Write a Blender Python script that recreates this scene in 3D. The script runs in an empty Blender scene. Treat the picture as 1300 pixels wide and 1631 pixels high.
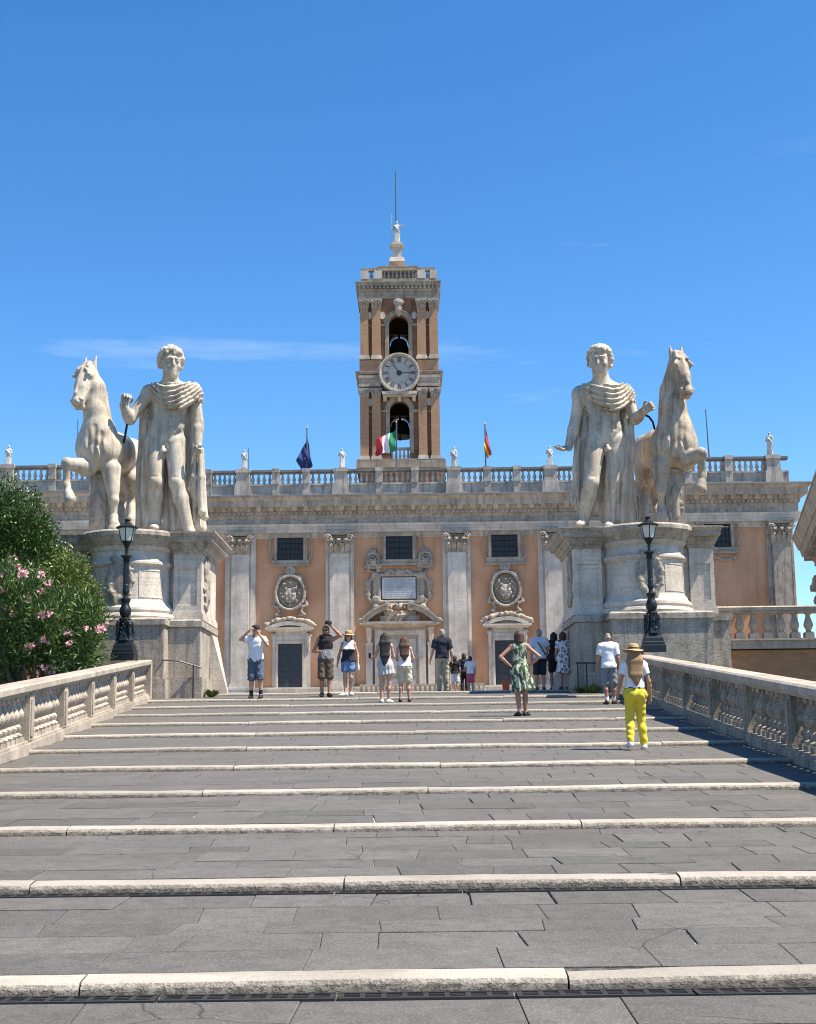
import bpy, math, random
import numpy as np
from mathutils import Matrix, Vector
random.seed(7); rng = np.random.default_rng(7)
scn = bpy.context.scene
COL = scn.collection
PI = math.pi

# ---------------------------------------------------------------- camera, sky, sun, exposure
FPX = 2200.0; IW, IH = 1300.0, 1631.0
PITCH = math.atan((1190-815.5)/FPX); ROLL = -0.0125; CZ = 2.02
cam_d = bpy.data.cameras.new('camera'); cam = bpy.data.objects.new('camera', cam_d); COL.objects.link(cam)
cam_d.sensor_fit = 'HORIZONTAL'; cam_d.sensor_width = 36.0; cam_d.lens = 36.0*FPX/IW
cam_d.clip_start = 0.1; cam_d.clip_end = 6000
CR = Matrix.Rotation(PI/2+PITCH, 3, 'X') @ Matrix.Rotation(ROLL, 3, 'Z')
cam.matrix_world = Matrix.Translation((0, 0, CZ)) @ CR.to_4x4()
scn.camera = cam
SUN_TO = Vector((0.56, -0.14, 1.0)).normalized()
sun_d = bpy.data.lights.new('sun', 'SUN'); sun = bpy.data.objects.new('sun', sun_d); COL.objects.link(sun)
sun_d.energy = 5.0; sun_d.angle = math.radians(0.53); sun_d.color = (1.0, 0.92, 0.77)
sun.rotation_euler = SUN_TO.to_track_quat('Z', 'Y').to_euler(); sun.location = (30, -20, 60)
world = bpy.data.worlds.new('World'); scn.world = world; world.use_nodes = True
wn = world.node_tree; wn.nodes.clear()
def wnode(t, **k):
    n = wn.nodes.new(t)
    for a, b in k.items(): setattr(n, a, b)
    return n
sky = wnode('ShaderNodeTexSky', sky_type='NISHITA', sun_disc=False)
sky.sun_elevation = math.asin(SUN_TO.z); sky.sun_rotation = math.atan2(SUN_TO.x, SUN_TO.y)
sky.altitude = 1500; sky.air_density = 1.0; sky.dust_density = 0.1; sky.ozone_density = 2.5
tc = wnode('ShaderNodeTexCoord'); mp = wnode('ShaderNodeMapping'); mp.inputs['Scale'].default_value = (1.0, 1.0, 7.0); mp.inputs['Location'].default_value = (-2.2, -.15, 4.81)
nz = wnode('ShaderNodeTexNoise'); nz.inputs['Scale'].default_value = 3.0; nz.inputs['Detail'].default_value = 8; nz.inputs['Roughness'].default_value = 0.62
cr = wnode('ShaderNodeValToRGB'); cr.color_ramp.elements[0].position = 0.565; cr.color_ramp.elements[1].position = 0.95
cr.color_ramp.elements[1].color = (0.42, 0.42, 0.42, 1)
hs = wnode('ShaderNodeHueSaturation'); hs.inputs['Saturation'].default_value = 1.29; hs.inputs['Value'].default_value = 1.0
mx = wnode('ShaderNodeMix', data_type='RGBA'); mx.inputs[7].default_value = (5.8, 6.3, 7.0, 1)
bg = wnode('ShaderNodeBackground'); bg.inputs['Strength'].default_value = 0.12
wo = wnode('ShaderNodeOutputWorld'); sz = wnode('ShaderNodeSeparateXYZ'); cm = wnode('ShaderNodeMath', operation='MULTIPLY')
mr = wnode('ShaderNodeMapRange'); mr.inputs[1].default_value = .42; mr.inputs[2].default_value = .33   # thin cirrus only low in the sky
L = wn.links.new
L(tc.outputs['Generated'], mp.inputs['Vector']); L(mp.outputs[0], nz.inputs['Vector']); L(nz.outputs['Fac'], cr.inputs[0])
L(sky.outputs[0], hs.inputs['Color']); L(hs.outputs[0], mx.inputs[6]); L(cr.outputs[0], cm.inputs[0]); L(tc.outputs['Generated'], sz.inputs[0]); L(sz.outputs[2], mr.inputs[0]); L(mr.outputs[0], cm.inputs[1]); L(cm.outputs[0], mx.inputs[0]); L(mx.outputs[2], bg.inputs[0]); L(bg.outputs[0], wo.inputs[0])
scn.view_settings.view_transform = 'Standard'; scn.view_settings.look = 'None'
scn.view_settings.exposure = 0.88; scn.view_settings.gamma = 1.0
scn.render.engine = 'CYCLES'; scn.cycles.pixel_filter_type = 'BLACKMAN_HARRIS'; scn.cycles.filter_width = 1.05

# ---------------------------------------------------------------- pixel -> world helpers
SL = (1190-996)/2200.0                       # slope of the plane through the kerb tops
_R = np.array(CR)
def ray(x, y): return _R @ np.array([(x-650)/FPX, -(y-815.5)/FPX, -1.0])
def P(x, y, Y): d = ray(x, y); return d*(Y/d[1]) + np.array([0, 0, CZ])
def G(x, y): d = ray(x, y); t = -CZ/(d[2]-SL*d[1]); return d*t + np.array([0, 0, CZ])
def V(*a): return np.array(a, float)
def unit(v): v = np.asarray(v, float); return v/np.linalg.norm(v)

# ---------------------------------------------------------------- materials
MATS = {}
def new_mat(name):
    m = bpy.data.materials.new(name); m.use_nodes = True; nt = m.node_tree; nt.nodes.clear()
    out = nt.nodes.new('ShaderNodeOutputMaterial'); b = nt.nodes.new('ShaderNodeBsdfPrincipled')
    nt.links.new(b.outputs[0], out.inputs[0]); MATS[name] = m
    return m, nt, b
def N(nt, t, ins=None, **k):
    n = nt.nodes.new(t)
    for a, b in k.items(): setattr(n, a, b)
    for a, b in (ins or {}).items():
        if hasattr(b, 'is_output') or isinstance(b, bpy.types.NodeSocket): nt.links.new(b, n.inputs[a])
        else: n.inputs[a].default_value = b
    return n
def ramp(nt, sock, p0, p1, c0=(0, 0, 0, 1), c1=(1, 1, 1, 1)):
    r = N(nt, 'ShaderNodeValToRGB', {0: sock}); e = r.color_ramp.elements
    e[0].position = p0; e[1].position = p1; e[0].color = c0; e[1].color = c1
    return r.outputs[0]
def mixc(nt, fac, a, b, mode='MIX'):
    n = N(nt, 'ShaderNodeMix', data_type='RGBA', blend_type=mode)
    for i, v in ((0, fac), (6, a), (7, b)):
        if isinstance(v, bpy.types.NodeSocket): nt.links.new(v, n.inputs[i])
        else: n.inputs[i].default_value = v if i == 0 else (*v, 1) if len(v) == 3 else v
    return n.outputs[2]
def noise(nt, vec, scale, detail=5, rough=0.55):
    return N(nt, 'ShaderNodeTexNoise', {'Vector': vec, 'Scale': scale, 'Detail': detail, 'Roughness': rough}).outputs['Fac']
def coords(nt, sc=(1, 1, 1), obj=False):
    s = N(nt, 'ShaderNodeTexCoord').outputs['Object'] if obj else N(nt, 'ShaderNodeNewGeometry').outputs['Position']
    return N(nt, 'ShaderNodeMapping', {'Vector': s, 'Scale': sc}).outputs[0]
def bump(nt, b, h, strength, dist=0.02):
    n = N(nt, 'ShaderNodeBump', {'Height': h, 'Strength': strength, 'Distance': dist}); nt.links.new(n.outputs[0], b.inputs['Normal'])
def plain(name, c, rough=0.6, metal=0.0, var=0.0, scale=20, bmp=0.0, obj=True):
    m, nt, b = new_mat(name); b.inputs['Roughness'].default_value = rough; b.inputs['Metallic'].default_value = metal
    v = coords(nt, obj=obj); n = noise(nt, v, scale)
    lo = tuple(x*(1-var) for x in c); hi = tuple(min(1, x*(1+var)) for x in c)
    nt.links.new(mixc(nt, n, lo, hi), b.inputs['Base Color'])
    if bmp: bump(nt, b, n, bmp, 0.01)
    return m
def stone(name, c, dark, scale=1.0, streak=0.5, bed=0.3, pit=0.4, rough=0.8, bmp=0.5, rand=0.0, warm=None, blot=0.45):
    """weathered stone: broad blotches, rain streaks, horizontal bedding, small pits"""
    m, nt, b = new_mat(name); b.inputs['Roughness'].default_value = rough
    p = coords(nt)
    n1 = noise(nt, p, 0.9*scale, 6, 0.6)
    col = mixc(nt, ramp(nt, n1, 0.36, 0.64), c, tuple(x*(1-blot*0.8) for x in c))
    if warm: col = mixc(nt, ramp(nt, noise(nt, coords(nt, (1.3, 1.3, .7)), 0.7*scale, 5, .6), 0.5, 0.75), col, warm)
    if streak:
        n2 = noise(nt, coords(nt, (3.2, 3.2, 0.35)), 1.1*scale, 6, 0.65)
        k = N(nt, 'ShaderNodeMath', {0: ramp(nt, n2, 0.48, 0.68), 1: streak}, operation='MULTIPLY').outputs[0]
        col = mixc(nt, k, col, dark)
    if bed:
        n3 = noise(nt, coords(nt, (0.5, 0.5, 9.0)), 1.6*scale, 4, 0.6)
        k = N(nt, 'ShaderNodeMath', {0: ramp(nt, n3, 0.48, 0.64), 1: bed}, operation='MULTIPLY').outputs[0]
        col = mixc(nt, k, col, tuple(0.5*x+0.5*y for x, y in zip(c, dark)))
    n4 = noise(nt, coords(nt, (1, 1, 1.6)), 11*scale, 4, 0.7)
    if pit:
        k = N(nt, 'ShaderNodeMath', {0: ramp(nt, n4, 0.5, 0.64), 1: pit}, operation='MULTIPLY').outputs[0]
        col = mixc(nt, k, col, dark)
    if rand:
        oi = N(nt, 'ShaderNodeObjectInfo').outputs['Random']
        g = N(nt, 'ShaderNodeMapRange', {0: oi, 3: 1-rand, 4: 1+rand}).outputs[0]
        col = mixc(nt, 1.0, col, N(nt, 'ShaderNodeCombineColor', {0: g, 1: g, 2: g}).outputs[0], 'MULTIPLY')
    nt.links.new(col, b.inputs['Base Color'])
    h = mixc(nt, 0.5, N(nt, 'ShaderNodeCombineColor', {0: n4, 1: n4, 2: n4}).outputs[0], N(nt, 'ShaderNodeCombineColor', {0: n1, 1: n1, 2: n1}).outputs[0])
    if bmp: bump(nt, b, h, bmp, 0.03)
    return m
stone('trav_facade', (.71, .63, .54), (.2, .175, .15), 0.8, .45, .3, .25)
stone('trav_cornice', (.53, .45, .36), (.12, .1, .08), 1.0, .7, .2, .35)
stone('trav_roof', (.54, .485, .42), (.12, .11, .1), 1.0, .75, .1, .3)
stone('trav_pedestal', (.72, .635, .535), (.17, .14, .115), 1.1, .35, .5, .35)
stone('trav_plinth', (.52, .45, .37), (.11, .095, .08), 1.4, .75, .4, .7)
stone('trav_relief', (.50, .42, .33), (.12, .1, .085), 1.5, .4, .0, .4)
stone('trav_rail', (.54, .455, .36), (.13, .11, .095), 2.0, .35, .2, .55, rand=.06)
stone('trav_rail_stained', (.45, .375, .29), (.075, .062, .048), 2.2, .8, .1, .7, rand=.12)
stone('trav_tower', (.45, .37, .28), (.10, .085, .065), 1.2, .65, .1, .45)
stone('trav_grime', (.50, .43, .35), (.055, .048, .042), 2.2, .5, .0, .85)
stone('marble', (.69, .60, .48), (.15, .13, .105), 1.5, .65, .0, .4, .72, .35, warm=(.52, .41, .29))
stone('marble_stain', (.58, .49, .38), (.13, .09, .06), 1.4, .75, .0, .5, .75, .4, warm=(.43, .30, .18))
stone('marble_small', (.66, .63, .58), (.2, .18, .16), 3.0, .4, .0, .3, .8, .2)

def basalt_mat():
    m, nt, b = new_mat('basalt'); b.inputs['Roughness'].default_value = .8
    p = coords(nt); n1 = noise(nt, p, 1.1, 5, .6); n2 = noise(nt, p, 7, 5, .65); n3 = noise(nt, p, 55, 3, .6)
    col = mixc(nt, ramp(nt, n1, .35, .65), (.122, .112, .101), (.097, .089, .081)); col = mixc(nt, ramp(nt, n2, .42, .66, c1=(.75, .75, .75, 1)), col, (.070, .064, .059)); col = mixc(nt, ramp(nt, n3, .50, .68, c1=(.7, .7, .7, 1)), col, (.185, .168, .148))
    w = mixc(nt, .16, p, N(nt, 'ShaderNodeTexNoise', {'Vector': p, 'Scale': 2.2, 'Detail': 4}).outputs['Color'])
    vd = N(nt, 'ShaderNodeTexVoronoi', {'Vector': w, 'Scale': .75}, feature='DISTANCE_TO_EDGE').outputs['Distance']
    ck = N(nt, 'ShaderNodeMath', {0: ramp(nt, vd, .002, .005, (1, 1, 1, 1), (0, 0, 0, 1)), 1: ramp(nt, noise(nt, p, .9, 2, .5), .52, .60)}, operation='MULTIPLY').outputs[0]
    col = mixc(nt, ck, col, (.035, .032, .03))
    oi = N(nt, 'ShaderNodeObjectInfo').outputs['Random']; g = N(nt, 'ShaderNodeMapRange', {0: oi, 3: .84, 4: 1.16}).outputs[0]
    col = mixc(nt, 1.0, col, N(nt, 'ShaderNodeCombineColor', {0: g, 1: g, 2: g}).outputs[0], 'MULTIPLY'); nt.links.new(col, b.inputs['Base Color'])
    bump(nt, b, N(nt, 'ShaderNodeMath', {0: n2, 1: n3}, operation='ADD').outputs[0], .55, .012)
basalt_mat()
stone('piazza', (.36, .31, .25), (.1, .1, .1), .6, .0, .0, .3, .8, .3)
stone('earth', (.13, .11, .07), (.06, .05, .03), .6, .0, .0, .3, .95, .6, warm=(.07, .09, .03))
def kerb_mat():
    m, nt, b = new_mat('kerb'); b.inputs['Roughness'].default_value = .78
    p = coords(nt); n1 = noise(nt, p, 1.2, 5, .6); n2 = noise(nt, coords(nt, (1, 1, 1.5)), 13, 6, .75); n3 = noise(nt, p, 48, 3, .6)
    col = mixc(nt, ramp(nt, n1, .35, .7), (.45, .40, .335), (.36, .315, .26))
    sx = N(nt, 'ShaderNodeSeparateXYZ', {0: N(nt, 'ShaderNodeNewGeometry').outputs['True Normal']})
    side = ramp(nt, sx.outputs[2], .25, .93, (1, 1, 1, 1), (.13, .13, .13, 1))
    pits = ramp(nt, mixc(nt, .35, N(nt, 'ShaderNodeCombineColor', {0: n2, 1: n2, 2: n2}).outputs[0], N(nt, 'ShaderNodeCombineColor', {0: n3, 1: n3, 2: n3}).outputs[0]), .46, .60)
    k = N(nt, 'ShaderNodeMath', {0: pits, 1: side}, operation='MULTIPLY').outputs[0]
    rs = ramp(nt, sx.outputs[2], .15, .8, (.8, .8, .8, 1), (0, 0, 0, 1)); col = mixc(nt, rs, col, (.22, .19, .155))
    oi = N(nt, 'ShaderNodeObjectInfo').outputs['Random']; gg = N(nt, 'ShaderNodeMapRange', {0: oi, 3: .8, 4: 1.08}).outputs[0]; col = mixc(nt, 1.0, col, N(nt, 'ShaderNodeCombineColor', {0: gg, 1: gg, 2: gg}).outputs[0], 'MULTIPLY')
    st = ramp(nt, noise(nt, coords(nt, (1, 3, 3)), .8, 5, .65), .52, .66, c1=(.55, .55, .55, 1)); col = mixc(nt, st, col, (.25, .22, .18))
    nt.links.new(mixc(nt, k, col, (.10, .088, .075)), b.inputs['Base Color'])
    inv = N(nt, 'ShaderNodeMath', {0: 1.0, 1: k}, operation='SUBTRACT').outputs[0]
    bump(nt, b, inv, .8, .02)
kerb_mat()
def joint_mat():
    m, nt, b = new_mat('joint'); b.inputs['Roughness'].default_value = .95
    p = coords(nt); n1 = noise(nt, p, 1.7, 4, .6); n2 = noise(nt, p, 14, 4, .6)
    col = mixc(nt, ramp(nt, n2, .4, .6), (.05, .047, .043), (.12, .11, .1))
    col = mixc(nt, ramp(nt, n1, .52, .58), col, (.36, .33, .28))
    nt.links.new(col, b.inputs['Base Color']); bump(nt, b, n2, .6)
joint_mat()
def stucco_mat():
    m, nt, b = new_mat('stucco'); b.inputs['Roughness'].default_value = .92
    p = coords(nt); n1 = noise(nt, p, .28, 6, .6); n2 = noise(nt, coords(nt, (1.4, 1.4, .25)), .8, 6, .65); n3 = noise(nt, p, 7, 5, .6)
    col = mixc(nt, ramp(nt, n1, .40, .60), (.63, .36, .21), (.51, .265, .145))
    col = mixc(nt, ramp(nt, n2, .5, .85), col, (.33, .175, .10))
    sx = N(nt, 'ShaderNodeSeparateXYZ', {0: N(nt, 'ShaderNodeNewGeometry').outputs['Position']})
    col = mixc(nt, ramp(nt, n3, .55, .8, c1=(.3, .3, .3, 1)), col, (.56, .33, .19))
    nt.links.new(col, b.inputs['Base Color']); bump(nt, b, n3, .25)
stucco_mat()
def brick_mat(name, c1, c2, mortar, sw, sh, dirt):
    m, nt, b = new_mat(name); b.inputs['Roughness'].default_value = .9
    pos = N(nt, 'ShaderNodeNewGeometry').outputs['Position']; s = N(nt, 'ShaderNodeSeparateXYZ', {0: pos})
    xy = N(nt, 'ShaderNodeMath', {0: s.outputs[0], 1: s.outputs[1]}, operation='ADD').outputs[0]
    v = N(nt, 'ShaderNodeCombineXYZ', {0: xy, 1: s.outputs[2]}).outputs[0]
    bt = N(nt, 'ShaderNodeTexBrick', {'Vector': v, 'Color1': (*c1, 1), 'Color2': (*c2, 1), 'Mortar': (*mortar, 1), 'Scale': 1.0, 'Mortar Size': .012, 'Brick Width': sw, 'Row Height': sh, 'Bias': -.1})
    n = noise(nt, pos, 1.0, 7, .65); n2 = noise(nt, pos, 9, 4, .6); n3 = noise(nt, coords(nt, (2, 2, .4)), .9, 6, .65)
    col = mixc(nt, ramp(nt, n, .42, .75), bt.outputs[0], dirt)
    col = mixc(nt, ramp(nt, n3, .55, .85), col, tuple(x*.45 for x in dirt))
    col = mixc(nt, ramp(nt, n2, .55, .8, c1=(.3, .3, .3, 1)), col, (.42, .31, .2))
    nt.links.new(col, b.inputs['Base Color']); bump(nt, b, bt.outputs[1], -.3, .02)
brick_mat('brick_tower', (.48, .265, .145), (.36, .185, .10), (.37, .26, .17), .34, .11, (.39, .24, .14))
brick_mat('brick_dark', (.34, .165, .085), (.25, .115, .06), (.22, .15, .10), .34, .11, (.10, .065, .045))
brick_mat('brick_wall', (.42, .21, .095), (.30, .14, .06), (.30, .21, .12), .30, .075, (.24, .14, .07))
plain('glass_dark', (.010, .011, .013), .35, 0, .3, 2)
plain('door_dark', (.030, .036, .042), .5, 0, .25, 6)
plain('iron', (.028, .033, .038), .42, .6, .35, 14, .3)
plain('iron_dark', (.02, .02, .022), .5, .5, .3, 10)
plain('grate', (.05, .045, .042), .6, .5, .4, 12)
plain('edge_dark', (.10, .09, .085), .7, 0, .5, 1.5, obj=False)  # dark grey for the strip on the cornice lip
stone('rail_dark', (.22, .215, .21), (.08, .08, .085), 1.5, .6, .0, .4)
plain('bell', (.03, .032, .03), .5, .7, .3, 6)
plain('lamp_glass', (.62, .64, .58), .15, 0, .12, 3)
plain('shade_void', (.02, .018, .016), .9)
plain('dial', (.44, .41, .37), .7, 0, .15, 3)
plain('numeral', (.05, .045, .04), .7)
plain('plaque_ink', (.30, .30, .31), .8)
stone('plaque', (.56, .575, .60), (.3, .3, .32), 2.0, .25, .0, .2)
plain('leaf_laurel', (.050, .100, .015), .32, 0, .6, .9, obj=False)
plain('leaf_shrub', (.14, .18, .03), .38, 0, .65, 1.3, obj=False)
plain('leaf_oleander', (.075, .135, .028), .42, 0, .5, 1.5, obj=False)
plain('petal', (.78, .40, .44), .6, 0, .35, 9, obj=False)
plain('bark', (.11, .085, .06), .9, 0, .4, 8, .5)
plain('weed', (.10, .15, .03), .6, 0, .5, 6, obj=False)
for nm, c, r in [('skin', (.52, .29, .195), .55), ('skin_tan', (.40, .205, .125), .55), ('hair_dark', (.018, .013, .011), .7), ('hair_brown', (.075, .034, .02), .7),
                 ('hair_blond', (.27, .15, .07), .7), ('hair_grey', (.28, .25, .23), .6), ('white_cloth', (.74, .74, .76), .85), ('pale_blue', (.56, .63, .74), .85),
                 ('navy', (.014, .018, .032), .85), ('black_cloth', (.012, .012, .013), .85), ('khaki', (.42, .36, .25), .85), ('beige', (.55, .48, .36), .85),
                 ('slate', (.085, .11, .15), .85), ('brown_cloth', (.095, .07, .048), .85), ('denim', (.12, .22, .40), .85), ('yellow', (.70, .54, .05), .95), ('grey_cloth', (.21, .22, .23), .85),
                 ('pink', (.62, .10, .17), .85), ('straw', (.50, .32, .14), .85), ('shoe_white', (.72, .72, .72), .6), ('shoe_dark', (.02, .018, .018), .5), ('dress_white', (.42, .42, .41), .85),
                 ('orange', (.75, .12, .04), .7), ('flag_green', (.01, .20, .09), .8), ('flag_white', (.7, .7, .72), .8), ('flag_red', (.52, .03, .05), .8), ('flag_blue', (.01, .03, .14), .8), ('flag_yellow', (.72, .38, .03), .8), ('steel', (.10, .12, .15), .45)]:
    plain(nm, c, r, 0, .16, 7, .15 if 'cloth' in nm else 0)
def pattern(name, base, ink, mode, sc):
    m, nt, b = new_mat(name); b.inputs['Roughness'].default_value = .85; p = coords(nt, obj=True)
    if mode == 'leaf':
        a = noise(nt, N(nt, 'ShaderNodeMapping', {'Vector': p, 'Scale': (1.6, 1.6, .7), 'Rotation': (.5, .4, .3)}).outputs[0], sc, 2, .5)
        col = mixc(nt, ramp(nt, a, .5, .53), base, ink); a2 = noise(nt, p, sc*1.7, 2, .5); col = mixc(nt, ramp(nt, a2, .60, .63), col, (.03, .035, .03))
    else:
        d = N(nt, 'ShaderNodeTexVoronoi', {'Vector': p, 'Scale': sc}).outputs['Distance']
        ring = N(nt, 'ShaderNodeMath', {0: N(nt, 'ShaderNodeMath', {0: d, 1: .33}, operation='SUBTRACT').outputs[0]}, operation='ABSOLUTE').outputs[0]
        col = mixc(nt, ramp(nt, ring, .08, .10), ink, base); col = mixc(nt, ramp(nt, d, .10, .13), ink, col)
    nt.links.new(col, b.inputs['Base Color'])
pattern('dress_green', (.46, .48, .34), (.06, .09, .045), 'leaf', 9); pattern('dress_floral', (.74, .74, .77), (.035, .04, .06), 'ring', 9)

# ---------------------------------------------------------------- object helpers
def link(name, data, parent=None, loc=None):
    o = bpy.data.objects.new(name, data); COL.objects.link(o)
    if parent is not None: o.parent = parent
    if loc is not None: o.location = loc
    return o
def tag(o, label=None, cat=None, group=None, kind=None):
    for k, v in (('label', label), ('category', cat), ('group', group), ('kind', kind)):
        if v: o[k] = v
    return o
def thing(name, loc, label, cat, group=None, rz=0.0):
    o = link(name, None, None, tuple(float(a) for a in loc)); o.empty_display_size = .3; o.rotation_euler = (0, 0, rz)
    return tag(o, label, cat, group)
class MB:
    def __init__(s): s.v = []; s.f = []
    def add(s, vs, fs):
        n = len(s.v); s.v += [tuple(float(c) for c in p) for p in vs]; s.f += [tuple(i+n for i in f) for f in fs]; return s
    def hexa(s, b, t):          # bottom 4, top 4 corner points, same winding (ccw from above)
        return s.add(list(b)+list(t), [(3, 2, 1, 0), (4, 5, 6, 7), (0, 1, 5, 4), (1, 2, 6, 5), (2, 3, 7, 6), (3, 0, 4, 7)])
    def box(s, x0, x1, y0, y1, z0, z1):
        return s.hexa([(x0, y0, z0), (x1, y0, z0), (x1, y1, z0), (x0, y1, z0)], [(x0, y0, z1), (x1, y0, z1), (x1, y1, z1), (x0, y1, z1)])
    def frus(s, r0, z0, r1, z1):
        (a, b, c, d), (e, f, g, h) = r0, r1
        return s.hexa([(a, c, z0), (b, c, z0), (b, d, z0), (a, d, z0)], [(e, g, z1), (f, g, z1), (f, h, z1), (e, h, z1)])
    def prism(s, poly, y0, y1):  # poly in (x, z), ccw seen from -Y
        n = len(poly); vs = [(x, y0, z) for x, z in poly]+[(x, y1, z) for x, z in poly]
        return s.add(vs, [tuple(range(n)), tuple(range(2*n-1, n-1, -1))]+[(i, i+n, (i+1) % n+n, (i+1) % n) for i in range(n)])
    def zprism(s, poly, z0, z1):  # poly in (x, y) ccw from above
        n = len(poly); vs = [(x, y, z0) for x, y in poly]+[(x, y, z1) for x, y in poly]
        return s.add(vs, [tuple(range(n-1, -1, -1)), tuple(range(n, 2*n))]+[(i, (i+1) % n, (i+1) % n+n, i+n) for i in range(n)])
    def lathe(s, prof, c=(0, 0, 0), seg=14, a0=0.0, sq=None):
        vs = []; fs = []; m = len(prof)
        for r, z in prof:
            for k in range(seg):
                a = a0+2*PI*k/seg; vs.append((c[0]+r*math.cos(a), c[1]+r*math.sin(a), c[2]+z))
        for i in range(m-1):
            for k in range(seg):
                k2 = (k+1) % seg; fs.append((i*seg+k, i*seg+k2, (i+1)*seg+k2, (i+1)*seg+k))
        fs.append(tuple(range(seg-1, -1, -1))); fs.append(tuple((m-1)*seg+k for k in range(seg)))
        return s.add(vs, fs)
    def tube(s, pts, r, seg=6):
        pts = [np.asarray(p, float) for p in pts]; rs = r if hasattr(r, '__len__') else [r]*len(pts); vs = []; fs = []
        for i, p in enumerate(pts):
            d = unit(pts[min(i+1, len(pts)-1)]-pts[max(i-1, 0)]); u = np.cross(d, V(0, 0, 1) if abs(d[2]) < .9 else V(0, 1, 0)); u = unit(u); w = np.cross(d, u)
            for k in range(seg):
                a = 2*PI*k/seg; vs.append(p+rs[i]*(u*math.cos(a)+w*math.sin(a)))
        for i in range(len(pts)-1):
            for k in range(seg):
                k2 = (k+1) % seg; fs.append((i*seg+k, (i+1)*seg+k, (i+1)*seg+k2, i*seg+k2))
        fs.append(tuple(range(seg))); fs.append(tuple((len(pts)-1)*seg+k for k in range(seg-1, -1, -1)))
        return s.add(vs, fs)
    def mesh(s, name, mats, smooth=None):
        me = bpy.data.meshes.new(name); me.from_pydata(s.v, [], s.f)
        for m in ([mats] if isinstance(mats, str) else mats): me.materials.append(MATS[m])
        if smooth: 
            me.polygons.foreach_set('use_smooth', [True]*len(me.polygons)); me.set_sharp_from_angle(angle=math.radians(smooth))
        me.update(); return me
    def build(s, name, mats, parent=None, smooth=None, loc=None): return link(name, s.mesh(name, mats, smooth), parent, loc)
def spiral(c, r0, turns, sgn, y, n=26, start=0.0):
    return [V(c[0]+sgn*(r0*(1-.8*i/n))*math.cos(start+turns*2*PI*i/n), y, c[1]+(r0*(1-.8*i/n))*math.sin(start+turns*2*PI*i/n)) for i in range(n+1)]

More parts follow.
